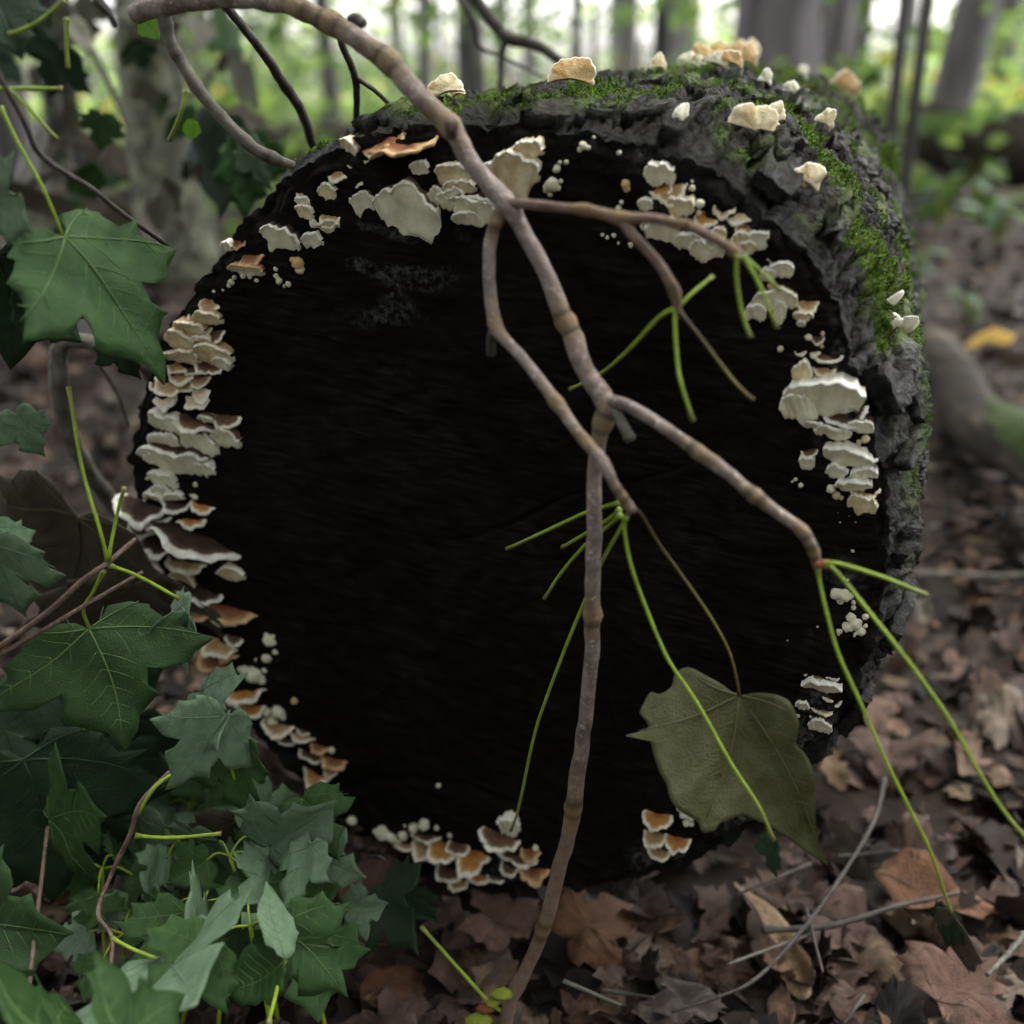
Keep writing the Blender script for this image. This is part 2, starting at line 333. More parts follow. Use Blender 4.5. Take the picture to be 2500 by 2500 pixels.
# ------------------------------------------------------------------ the log
OUT = [(247, 880), (250, 830), (272, 720), (302, 655), (338, 588), (382, 525), (432, 455), (475, 398), (540, 338), (605, 296), (690, 256), (770, 238), (900, 236), (1020, 244), (1130, 258), (1240, 282), (1340, 330), (1440, 398), (1525, 478), (1588, 600), (1625, 720), (1655, 830), (1672, 950), (1676, 1050), (1662, 1150), (1625, 1262), (1575, 1378), (1520, 1455), (1430, 1560), (1330, 1622), (1200, 1664), (1080, 1682), (950, 1675), (850, 1655), (760, 1615), (685, 1572), (620, 1528), (560, 1462), (482, 1372), (405, 1282), (352, 1200), (315, 1130), (280, 1050), (257, 950)]
_o = np.array([lp(on_face(x * 2500 / 1932, y * 2500 / 1932))[:2] for x, y in OUT])
_th = np.arctan2(_o[:, 1], _o[:, 0]); _r = np.hypot(_o[:, 0], _o[:, 1]); _i = np.argsort(_th)
_th, _r = _th[_i], _r[_i]
def rim(th):
    th = (np.asarray(th) + math.pi) % (2 * math.pi) - math.pi
    return np.interp(th, np.concatenate([[_th[-1] - 2 * math.pi], _th, [_th[0] + 2 * math.pi]]), np.concatenate([[_r[-1]], _r, [_r[0]]]))
LEN = 0.66
LOGM = frame_mat(UX, VX, -AX, FC)                    # log coordinates: x across, y up, z towards the viewer
def cells(a, b, seed):
    """jittered cells: distance to the border, random per cell, offset from the cell's centre"""
    ia, ib = np.floor(a).astype(int), np.floor(b).astype(int); f1 = np.full(a.shape, 9.0); f2 = f1.copy(); rnd = np.zeros(a.shape); ox = rnd.copy(); oy = rnd.copy()
    for da in (-1, 0, 1):
        for db in (-1, 0, 1):
            h = _perm[_perm[(ia + da + seed) & 255] + ((ib + db) & 255)]; h2 = _perm[h + 57]; h3 = _perm[h + 131]
            dx, dy = a - (ia + da + 0.1 + 0.8 * h / 255), b - (ib + db + 0.1 + 0.8 * h2 / 255); d = np.sqrt(dx * dx + dy * dy)
            near = d < f1; f2 = np.where(near, f1, np.minimum(f2, d)); f1 = np.where(near, d, f1)
            rnd = np.where(near, h3 / 255.0, rnd); ox = np.where(near, dx, ox); oy = np.where(near, dy, oy)
    return f2 - f1, rnd, ox, oy
def bark_surface(th, t, full=False):
    """radius and masks at angle th and distance t behind the cut face"""
    cs, sn = np.cos(th), np.sin(th)
    p = np.stack([cs * 0.27, sn * 0.27, t], -1)
    w1 = fbm(p * 14 + 3, 3); w2 = fbm(p * 11 + 40, 2)
    a, b = th * 0.28 * 58 + w1 * 0.7, t * 15 + w2 * 0.8
    e1, r1, ox, oy = cells(a, b, 3); e2, r2, ox2, oy2 = cells(a * 2.7 + w2, b * 2.9, 90)
    crack = sstep(0.0, 0.16, e1); c2 = sstep(0.0, 0.12, e2)
    fine = fbm(p * 130, 3)
    rr = rim(th)
    right = sstep(-1.4, -0.2, th) * (1 - sstep(1.0, 1.9, th))       # thicker bark on this side
    thick = 0.004 + 0.012 * right
    base = rr * (1 - 0.10 * sstep(0.1, LEN, t)) + thick * sstep(0.0, 0.07, t) ** 0.7
    d = crack * (0.004 + 0.006 * r1) + (ox * (r1 - 0.5) * 2 + oy * (r2 - 0.4)) * 0.005 * crack + c2 * (0.001 + 0.0028 * r2) + fine * 0.0028 - 0.009 + 0.008 * fbm(p * 6, 2)
    d = d * (0.35 + 0.65 * sstep(0, 0.03, t))
    base = base - 0.05 * sstep(LEN - 0.05, LEN, t) ** 2
    moss = sstep(0.06, 0.26, fbm(p * np.array([19, 19, 12]) + 21, 4, 0.65) + 0.13 * sstep(0.2, 1.2, th) * (1 - sstep(1.9, 2.5, th)) + 0.03 + 0.10 * fine)
    moss = moss * (0.25 + 0.75 * crack) * sstep(-0.35, 0.55, th) * (1 - sstep(2.2, 2.9, th)) * sstep(0.012, 0.045, t)
    if full: return base + d, crack * (0.35 + 0.65 * c2), moss, 0.65 * r1 + 0.35 * r2
    return base + d, crack * (0.35 + 0.65 * c2), moss
LOG = thing("fallen_log", "large sawn log with black cut end and mossy flaking bark", "log", FC)
LOG.matrix_world = LOGM
def build_log():
    nth = 620; ts = np.concatenate([[0.012, 0.004], np.linspace(0.002, 0.10, 90), np.linspace(0.10, LEN, 230)[1:]])
    th = np.arange(nth) / nth * 2 * math.pi - math.pi
    TT, TH2 = np.meshgrid(ts, th, indexing='ij')
    r, ridge, moss, tone = bark_surface(TH2, TT, True)
    rr = rim(TH2)
    r[0] = rr[0] * 0.9; r[1] = rr[1] - 0.003
    edge = 0.011 * fbm(np.stack([np.cos(th) * 9, np.sin(th) * 9, th * 0], -1), 4)
    Z = -(TT + edge[None, :] * (1 - sstep(0, 0.05, TT)))
    # broken far end
    far = 0.05 * fbm(np.stack([np.cos(th) * 2, np.sin(th) * 2, th * 0 + 5], -1), 3)
    Z = Z + far[None, :] * sstep(LEN * 0.6, LEN, TT)
    X, Y = r * np.cos(TH2), r * np.sin(TH2)
    V = np.stack([X, Y, Z], -1).reshape(-1, 3)
    F = [(i * nth + j, (i + 1) * nth + j, (i + 1) * nth + (j + 1) % nth, i * nth + (j + 1) % nth) for i in range(len(ts) - 1) for j in range(nth)]
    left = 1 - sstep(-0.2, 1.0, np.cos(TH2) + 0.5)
    blackened = np.clip(left * 0.9 + (1 - sstep(0.004, 0.03, TT)) * 0.75 + (1 - sstep(-0.9, -0.3, np.sin(TH2))) * 0.7, 0, 0.95)  # charred front edge, with the left side and underside darkened too
    o = link("bark", mesh("bark", V, F, M["bark"], {"ridge": ridge.ravel(), "moss": (moss * (1 - blackened)).ravel(), "blackened": blackened.ravel(), "tone": tone.ravel()}), LOG)
    # far end cap, sunken
    nth2 = 96; a2 = np.arange(nth2) / nth2 * 2 * math.pi; rings = np.linspace(0, 1, 8); V = []; F = []
    for k in rings: V.append(np.stack([k * rim(a2) * 0.93 * np.cos(a2), k * rim(a2) * 0.93 * np.sin(a2), a2 * 0 - LEN + 0.03 + 0.01 * np.sin(a2 * 3)], -1))
    for i in range(7): F += [(i * nth2 + j, i * nth2 + (j + 1) % nth2, (i + 1) * nth2 + (j + 1) % nth2, (i + 1) * nth2 + j) for j in range(nth2)]
    link("broken_end", mesh("broken_end", np.vstack(V), F, M["face"]), LOG)
    # cut face
    ng = 400; g = np.linspace(-1, 1, ng); GA, GB2 = np.meshgrid(g, g, indexing='ij'); big = np.abs(GA) > np.abs(GB2)
    RR = np.maximum(np.abs(GA), np.abs(GB2)); sa, sb = np.where(GA == 0, 1e-9, GA), np.where(GB2 == 0, 1e-9, GB2)
    T2 = np.where(big, np.where(GA < 0, math.pi, 0) + math.pi / 4 * GB2 / sa, np.where(GB2 < 0, -math.pi / 2, math.pi / 2) - math.pi / 4 * GA / sb)
    rad = RR * rim(T2) * 0.997; X, Y = rad * np.cos(T2), rad * np.sin(T2)
    p = np.stack([X, Y, X * 0], -1)
    pr = p @ np.array([[math.cos(0.1), math.sin(0.1), 0], [-math.sin(0.1), math.cos(0.1), 0], [0, 0, 1]])
    Z = 0.0006 * fbm(pr * np.array([25, 260, 1]), 3) + 0.0016 * fbm(p * 60 + 5, 4) + 0.004 * fbm(p * 7, 2)
    outer = sstep(0.86, 1.0, RR)
    Z = Z + outer * (0.006 * fbm(p * 45 + 3, 4)) - 0.006 * sstep(0.965, 1.0, RR)
    for (x0, y0, x1, y1, wd, dp) in [(1100, 1320, 1700, 1120, 0.0012, 0.006), (1000, 1900, 1250, 1960, 0.003, 0.006), (820, 1930, 1000, 1895, 0.003, 0.006)]:
        a, b = np.array(lp(on_face(x0, y0))[:2]), np.array(lp(on_face(x1, y1))[:2]); ab = b - a
        tt = np.clip(((X - a[0]) * ab[0] + (Y - a[1]) * ab[1]) / (ab @ ab), 0, 1)
        d = np.hypot(X - a[0] - tt * ab[0], Y - a[1] - tt * ab[1] + 0.003 * np.sin(tt * 9))
        Z = Z - dp * np.exp(-(d / wd) ** 2) * np.sin(np.clip(tt, 0.02, 0.98) * math.pi) ** 0.4
    pale = sstep(0.74, 0.98, RR) * sstep(-0.2, 0.3, fbm(p * 16 + 8, 2)) * sstep(-0.7, 0.4, np.cos(T2))
    d2 = np.hypot(X - lp(on_face(900, 640))[0], Y - lp(on_face(900, 640))[1]); pale = np.maximum(pale, np.exp(-(d2 / 0.085) ** 2) * sstep(-0.25, 0.45, fbm(p * np.array([20, 42, 1]) + 30, 3)) * 0.75)  # upper left patch: a soft sheen put into the face colour
    F = [(i * ng + j, (i + 1) * ng + j, (i + 1) * ng + j + 1, i * ng + j + 1) for i in range(ng - 1) for j in range(ng - 1)]
    link("cut_face", mesh("cut_face", np.stack([X, Y, Z], -1).reshape(-1, 3), F, M["face"], {"pale": pale.ravel()}), LOG)
    # loose bark plates, each a slab following the surface
    k = 0; tries = 0
    while k < 110 and tries < 900:
        tries += 1
        th0 = random.uniform(-1.15, 2.0); t0 = random.uniform(0.02, LEN - 0.06) ** 1.15
        wth = random.uniform(0.012, 0.035) / 0.28; ln = random.uniform(0.03, 0.10)
        nu, nv = 8, 11; U, W = np.meshgrid(np.linspace(-1, 1, nu), np.linspace(-1, 1, nv), indexing='ij')
        s = random.random() * 90
        shp = 1 - 0.25 * np.abs(W) ** 2
        thg = th0 + wth / 2 * U * shp + 0.025 * fbm(np.stack([W * 2, U * 0.6, U * 0 + s], -1), 2)
        tg = t0 + ln / 2 * W + 0.012 * fbm(np.stack([U * 2, W * 0.6, U * 0 + s + 9], -1), 2)
        tg = np.maximum(tg, 0.004)
        r0, ridge, moss = bark_surface(thg, tg)
        rm = r0.max() * 0.5 + r0 * 0.5
        lift = random.uniform(0.0, 0.002) + random.uniform(0, 0.005) * np.clip(U * random.choice((-1, 1)), 0, 1) ** 2
        top = rm + lift + 0.002 * fbm(np.stack([U * 3, W * 3, U * 0 + s], -1), 2)
        bot = top - 0.004 - 0.003
        def pt(rd): return np.stack([rd * np.cos(thg), rd * np.sin(thg), -tg], -1).reshape(-1, 3)
        V = np.vstack([pt(top), pt(bot)]); n0 = nu * nv
        F = []
        for i in range(nu - 1):
            for j in range(nv - 1):
                q = (i * nv + j, (i + 1) * nv + j, (i + 1) * nv + j + 1, i * nv + j + 1)
                F += [q[::-1], tuple(x + n0 for x in q)]
        bd = [i * nv for i in range(nu)] + [(nu - 1) * nv + j for j in range(1, nv)] + [i * nv + nv - 1 for i in range(nu - 2, -1, -1)] + [j for j in range(nv - 2, 0, -1)]
        F += [(bd[i], bd[(i + 1) % len(bd)], bd[(i + 1) % len(bd)] + n0, bd[i] + n0) for i in range(len(bd))]
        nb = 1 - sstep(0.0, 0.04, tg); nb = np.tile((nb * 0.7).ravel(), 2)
        link("bark_plate", mesh("bark_plate", V, F, M["bark"], {"ridge": np.concatenate([np.full(n0, 0.9), np.full(n0, 0.1)]), "moss": np.tile((moss * 0.8).ravel(), 2), "blackened": nb, "tone": np.full(2 * n0, random.random())}), LOG)
        k += 1
    # moss tufts
    N0 = 420000; th = RNG.uniform(-0.9, 2.6, N0); t = RNG.uniform(0.01, LEN - 0.02, N0)
    r, ridge, moss = bark_surface(th, t); keep = moss * RNG.uniform(0.2, 1, N0) > 0.42
    th, t, r = th[keep][:75000], t[keep][:75000], r[keep][:75000]; n = len(th)
    nv = np.stack([np.cos(th), np.sin(th), th * 0], -1); base = nv * (r - 0.001)[:, None]; base[:, 2] = -t
    dirv = nv + RNG.normal(0, 0.55, (n, 3)); dirv /= np.linalg.norm(dirv, axis=1)[:, None]
    side = np.cross(dirv, RNG.normal(size=(n, 3))); side /= np.linalg.norm(side, axis=1)[:, None]
    h = RNG.uniform(0.001, 0.003, n)[:, None]; w = h * 0.22
    V = np.concatenate([base - side * w, base + side * w, base + dirv * h * 0.6 + side * w * 1.1, base + dirv * h + RNG.normal(0, 0.0006, (n, 3)), base + dirv * h * 0.6 - side * w * 1.1], 0)
    I = np.arange(n); F = np.stack([I, I + n, I + 2 * n, I + 3 * n, I + 4 * n], -1)
    tn = np.clip(fbm(base * 30, 2) * 0.6 + 0.45 + RNG.normal(0, 0.15, n), 0, 1)
    tone = np.concatenate([tn * 0.4, tn * 0.4, tn, np.clip(tn * 1.2, 0, 1), tn])
    o = link("moss", mesh("moss", V, F, M["moss"], {"tone": tone}, smooth=False), LOG); o["kind"] = "stuff"
build_log()

# ------------------------------------------------------------------ bracket fungi
REG = {"A": (0, 0), "B": (800, 0), "C": (1600, 0), "D": (0, 800), "E": (800, 800), "F": (1600, 800), "G": (0, 1600), "H": (800, 1600), "I": (1600, 1600)}
ZS = 900 / 1932
def zpx(reg, x, y): ox, oy = REG[reg]; return ox + x * ZS, oy + y * ZS
def cap_meshes(W, P, tau, roll, seed, ruffle, curl, thick, top, pores):
    rs = np.random.default_rng(seed); nf, nr = 40, 9
    fi = np.linspace(-0.16, math.pi + 0.16, nf); rho = np.linspace(0.0, 1, nr)
    ph = rs.uniform(0, 6.28, 8); k1, k2, k3 = rs.integers(2, 4), rs.integers(4, 7), rs.integers(8, 13)
    L = 1 + 0.08 * np.sin(k1 * fi + ph[0]) + 0.06 * np.sin(k2 * fi + ph[1]) + 0.035 * np.sin(k3 * fi + ph[2]) + 0.02 * np.sin(21 * fi + ph[7])
    RH, FI = np.meshgrid(rho, fi, indexing='ij'); LL = np.broadcast_to(L, RH.shape)
    x = W / 2 * np.cos(FI) * RH ** 0.8 * LL
    out = P * np.maximum(np.sin(FI), -0.2) * RH * LL
    sn = np.clip(np.sin(FI), 0, 1)
    ruf = ruffle * W * RH ** 2 * (np.sin(k2 * FI + ph[3]) * 0.6 + np.sin(k3 * FI + ph[4]) * 0.3 + np.sin(k1 * FI + ph[5])) * (0.3 + 0.7 * sn)
    cc = np.stack([x, out, x * 0 + seed * 1.37], -1)
    ruf = ruf + 0.05 * W * fbm(cc / W * 3, 3) * (0.3 + RH)
    up = curl * P * RH ** 2.2 + ruf
    th = thick * (1.6 - 0.75 * RH) * (1 + 0.35 * fbm(cc / thick * 0.12, 2))
    conc = 1 - 0.06 * (np.cos(RH * 26 + ph[6]) > 0.55) * (RH > 0.3)     # shallow growth zones
    top_h = up + th * 0.5 * conc; bot_h = up - th * 0.5
    ct, st, cr, sr = math.cos(tau), math.sin(tau), math.cos(roll), math.sin(roll)
    def place(x, o, h):
        y, z = o * st + h * ct, o * ct - h * st
        return np.stack([x * cr - y * sr, x * sr + y * cr, z], -1).reshape(-1, 3)
    # rim rounding: two extra rings
    e = 0.5 * th[-1]
    rx = x[-1] + np.cos(fi) * e * 0.7; ro = out[-1] + np.sin(fi) * e * 0.7
    TV = np.vstack([place(x, out, top_h), place(rx, ro, up[-1] + e * 0.35), place(rx, ro, up[-1] - e * 0.35), place(x[-1], out[-1], bot_h[-1])])
    n = nr + 3
    TF = [(i * nf + j, i * nf + j + 1, (i + 1) * nf + j + 1, (i + 1) * nf + j) for i in range(n - 1) for j in range(nf - 1)]
    rv = np.concatenate([(RH * (0.94 + 0.06 * LL)).ravel(), np.ones(3 * nf)])
    up_me = mesh("cap", TV, TF, M["cap_" + top], {"rho": rv})
    bh = bot_h.copy(); bh[-1] += e * 0.02
    BV = place(x * 0.999, out * 0.999, bh)
    BF = [(i * nf + j, (i + 1) * nf + j, (i + 1) * nf + j + 1, i * nf + j + 1) for i in range(nr - 1) for j in range(nf - 1)]
    return up_me, mesh("pore_surface", BV, BF, M["pores_" + pores])
def fan_meshes(W, H, P, roll, seed, thick, top, pores):
    """effused bracket: a pore sheet hugging the wood, its upper margin bent out into a narrow shelf"""
    rs = np.random.default_rng(seed); nf, nk = 44, 10; ph = rs.uniform(0, 6.28, 8)
    fi = np.linspace(0.0, math.pi, nf); k = np.linspace(0, 1, nk)
    nz = lambda f, o: perlin(np.stack([fi * f, fi * 0 + seed * 3.37 + o, fi * 0 + 0.5], -1))
    L = 1 + 0.26 * nz(1.6, 0) + 0.13 * nz(4.0, 5) + 0.05 * nz(9.0, 8)
    skew = rs.uniform(-0.45, 0.45)
    K, FI = np.meshgrid(k, fi, indexing='ij'); LL = np.broadcast_to(L, K.shape); s = np.sin(FI); c = np.cos(FI)
    rimx = W / 2 * c * (1 + 0.02 * np.sin(11 * FI + ph[3])); lip = P * (0.35 + 0.65 * s ** 0.7) * (1 + np.broadcast_to(0.45 * nz(2.2, 12) + 0.2 * nz(6.0, 15), FI.shape))
    rimy = np.broadcast_to(H * (0.22 * nz(1.4, 20) + 0.10 * nz(4.5, 23)), FI.shape) - (0.22 * H * s if H > 0.62 * W and W > 0.03 else 0) - (0.42 if W < 0.045 else 0.2) * H * np.abs(c) ** 4
    bx = W / 2 * (np.sign(c) * np.abs(c) ** 0.8 * 0.93 + skew * s * 0.35) * (0.85 + 0.15 * LL); by = rimy - 0.05 * H - (H * 0.95 + rimy * 0.6) * s ** 0.6 * LL
    x = rimx + (bx - rimx) * K; y = rimy + (by - rimy) * K ** 0.92
    z = lip * (1 - K) ** 1.5 + 0.0012 + 0.05 * W * fbm(np.stack([x / W * 3, y / W * 3, x * 0 + seed * 1.7], -1), 3) * (1 - K) * 0.8 + 0.0016 * np.sqrt(np.clip(1 - K, 0, 1))
    cr, sr = math.cos(roll), math.sin(roll)
    rot = lambda a, b, d: np.stack([a * cr - b * sr, a * sr + b * cr, d], -1).reshape(-1, 3)
    BV = rot(x, y, z); BF_ = [(i * nf + j, (i + 1) * nf + j, (i + 1) * nf + j + 1, i * nf + j + 1) for i in range(nk - 1) for j in range(nf - 1)]
    n0 = len(BV); BV = np.vstack([BV, rot(x[-1], y[-1], x[-1] * 0 - 0.003)]); BF_ += [((nk - 1) * nf + j, n0 + j, n0 + j + 1, (nk - 1) * nf + j + 1) for j in range(nf - 1)]
    # upper side: rounded lip, then back to the wood
    th = thick * (1 + 0.5 * nz(7.0, 30)); rows, rho = [], []
    X0, Y0, Z0 = x[0], y[0], z[0]
    for dz, dy, q in ((0.0, 0.0, 1.0), (0.45, 0.18, 1.0), (0.5, 0.55, 1.0), (0.2, 0.95, 1.0)):
        rows.append(rot(X0, Y0 + th * dy, Z0 + th * dz)); rho.append(np.full(nf, q))
    for t in (0.2, 0.45, 0.7, 1.0):
        rows.append(rot(X0 * (1 - 0.06 * t), Y0 + th * (0.95 + 0.1 * t) + 0.16 * Z0 * t * t, Z0 * (1 - t) - 0.003 * t)); rho.append(np.full(nf, 0.93 - 0.75 * t))
    TV = np.vstack(rows); n = len(rows); TF = [(i * nf + j, i * nf + j + 1, (i + 1) * nf + j + 1, (i + 1) * nf + j)[::-1] for i in range(n - 1) for j in range(nf - 1)]
    return mesh("cap", TV, TF, M["cap_" + top], {"rho": np.concatenate(rho)}), mesh("pore_surface", BV, BF_, M["pores_" + pores])
def lump_mesh(seed):
    rs = np.random.default_rng(seed); n, m = 9, 14; V = [(0, 0, 1.0)]; 
    for i in range(1, n):
        a = math.pi * i / n
        for j in range(m): V.append((math.sin(a) * math.cos(2 * math.pi * j / m), math.sin(a) * math.sin(2 * math.pi * j / m), math.cos(a)))
    V.append((0, 0, -1.0)); V = np.array(V); V *= (1 + 0.28 * fbm(V * 1.3 + seed * 3.1, 3))[:, None]
    F = [(0, 1 + j, 1 + (j + 1) % m) for j in range(m)]
    for i in range(n - 2): F += [(1 + i * m + j, 1 + (i + 1) * m + j, 1 + (i + 1) * m + (j + 1) % m, 1 + i * m + (j + 1) % m) for j in range(m)]
    e = len(V) - 1; F += [(e, 1 + (n - 2) * m + (j + 1) % m, 1 + (n - 2) * m + j) for j in range(m)]
    return V, F
LUMPS = {}
for c in ("white", "cream", "tan"):
    LUMPS[c] = []
    for s in range(4):
        V, F = lump_mesh(s + 1); LUMPS[c].append(mesh("button", V, F, M["pores_" + c]))
SEED = [100]
def face_frame(px, py): return on_face(px, py, 0.001), UX, VX, -AX
def bark_frame(px, py):
    """where the line of sight meets the bark: walk along it in log coordinates"""
    d = ray(px, py); S = np.linspace(0.45, 1.6, 460); Q = CAM + d * S[:, None]; q = Q - FC; x, y, t = q @ UX, q @ VX, q @ AX
    rb = bark_surface(np.arctan2(y, x), np.clip(t, 0.004, LEN))[0]; ok = (t > 0.004) & (t < LEN); gap = np.where(ok, np.hypot(x, y) - rb, 9)
    k = int(np.argmax(gap <= 0)) if (gap <= 0).any() else int(np.argmin(gap)); best = (Q[k], x[k], y[k])
    q, x, y = best; nn = nrm(UX * x + VX * y); return q, nn
def fungus(name, label, reg, caps, group=None, cat="fungus"):
    """caps: (kind, x, y, w, h, colour, roll) - kind w: fan showing its pores, s: shelf showing its top, b: round button (w is its radius)"""
    cx, cy = zpx(reg, np.mean([c[1] for c in caps]), np.mean([c[2] for c in caps]))
    root = thing(name, label, cat, on_face(cx, cy), group)
    base = frame_mat(UX, VX, -AX, on_face(cx, cy)); root.matrix_world = base; inv = base.inverted()
    for c in caps:
        kind, x, y, w = c[:4]; SEED[0] += 1; sd = SEED[0]; rs = np.random.default_rng(sd)
        px, py = zpx(reg, x, y)
        if kind == 'b':
            col = c[4] if len(c) > 4 else "white"; r = w * ZS * pxm(on_face(px, py)); p = on_face(px, py, r * 0.5)
            o = link("button", LUMPS[col][sd % 4], root)
            o.matrix_local = inv @ (Matrix.Translation(Vector(p)) @ Matrix.Rotation(rs.uniform(0, 6), 4, Vector(rs.normal(size=3))) @ Matrix.Diagonal((r, r * rs.uniform(0.8, 1.1), r * rs.uniform(0.8, 1.0), 1)))
            continue
        h = c[4]; top = c[5] if len(c) > 5 and c[5] else ("white" if kind == 'w' else "brown"); roll = R(c[6]) if len(c) > 6 else R(rs.uniform(-6, 6))
        pores = {"rust": "tan", "orange": "olive", "tan": "cream", "cream": "cream"}.get(top, "white") if kind == 's' else ("cream" if top in ("tan", "cream", "orange") else "white")
        hw = h * ZS / 2; ww = w * ZS / 2
        W = np.linalg.norm(on_face(px + ww, py) - on_face(px - ww, py)); Hm = np.linalg.norm(on_face(px, py + hw) - on_face(px, py - hw))
        d = ray(px, py); dl = math.atan2(-(d @ VX), d @ AX)
        if kind == 's':
            P = max(0.42 * W, 1.06 * Hm * math.cos(dl)); tau = dl - math.asin(min(0.97, Hm * math.cos(dl) / P)); org = on_face(px, py - hw, -0.002)
            tau = max(tau, R(-55)); curl = rs.uniform(-0.05, 0.12); ruffle = 0.045
        else:
            P = max(0.36 * W, 1.05 * Hm * math.cos(dl)); tau = min(R(82), dl + math.asin(min(0.97, Hm * math.cos(dl) / P))); org = on_face(px, py + hw, -0.001)
            curl = rs.uniform(-0.35, -0.12); ruffle = 0.035
        if kind == 'w':
            org = on_face(px, py - hw, 0.0); Pw = min(0.17 * W, 0.011, 0.45 * Hm / max(0.15, math.tan(dl))); a, b = fan_meshes(W, Hm, Pw, roll, sd, min(0.0022, 0.0010 + 0.022 * W), "dark" if top == "white" and 0.012 < W < 0.045 and sd % 4 == 0 else top, pores)
        else: a, b = cap_meshes(W * 0.98, P * 0.96, tau, roll, sd, ruffle * 1.3, curl, min(0.0024, 0.0012 + 0.022 * W), top, pores)
        m = inv @ frame_mat(UX, VX, -AX, org)
        cap = link("cap", a, root, m); link("pore_surface", b, cap)
    return root
def bark_fungus(name, label, reg, caps, group=None):
    """caps growing out of the bark: (x, y, w, h, colour, tilt)"""
    px, py = zpx(reg, caps[0][0], caps[0][1]); q0, n0 = bark_frame(px, py)
    root = thing(name, label, "fungus", q0, group)
    for (x, y, w, h, col, tilt) in caps:
        SEED[0] += 1; sd = SEED[0]; px, py = zpx(reg, x, y + h * 0.35)
        q, n = bark_frame(px, py); s = pxm(q) * ZS
        side = nrm(RT - n * (RT @ n)); upv = nrm(np.cross(n, side))
        a, b = cap_meshes(w * s * 1.1, max(h * s * 1.15, 0.3 * w * s), R(tilt * 0.35), R(random.uniform(-10, 10)), sd, 0.05, 0.25, 0.0026, col, "tan" if col in ("orange", "tan") else ("cream" if col == "cream" else "white"))
        m = Matrix.Translation(-Vector(q0)) @ frame_mat(side, upv, n, q + n * 0.005)
        cap = link("cap", a, root, m); link("pore_surface", b, cap)
    return root

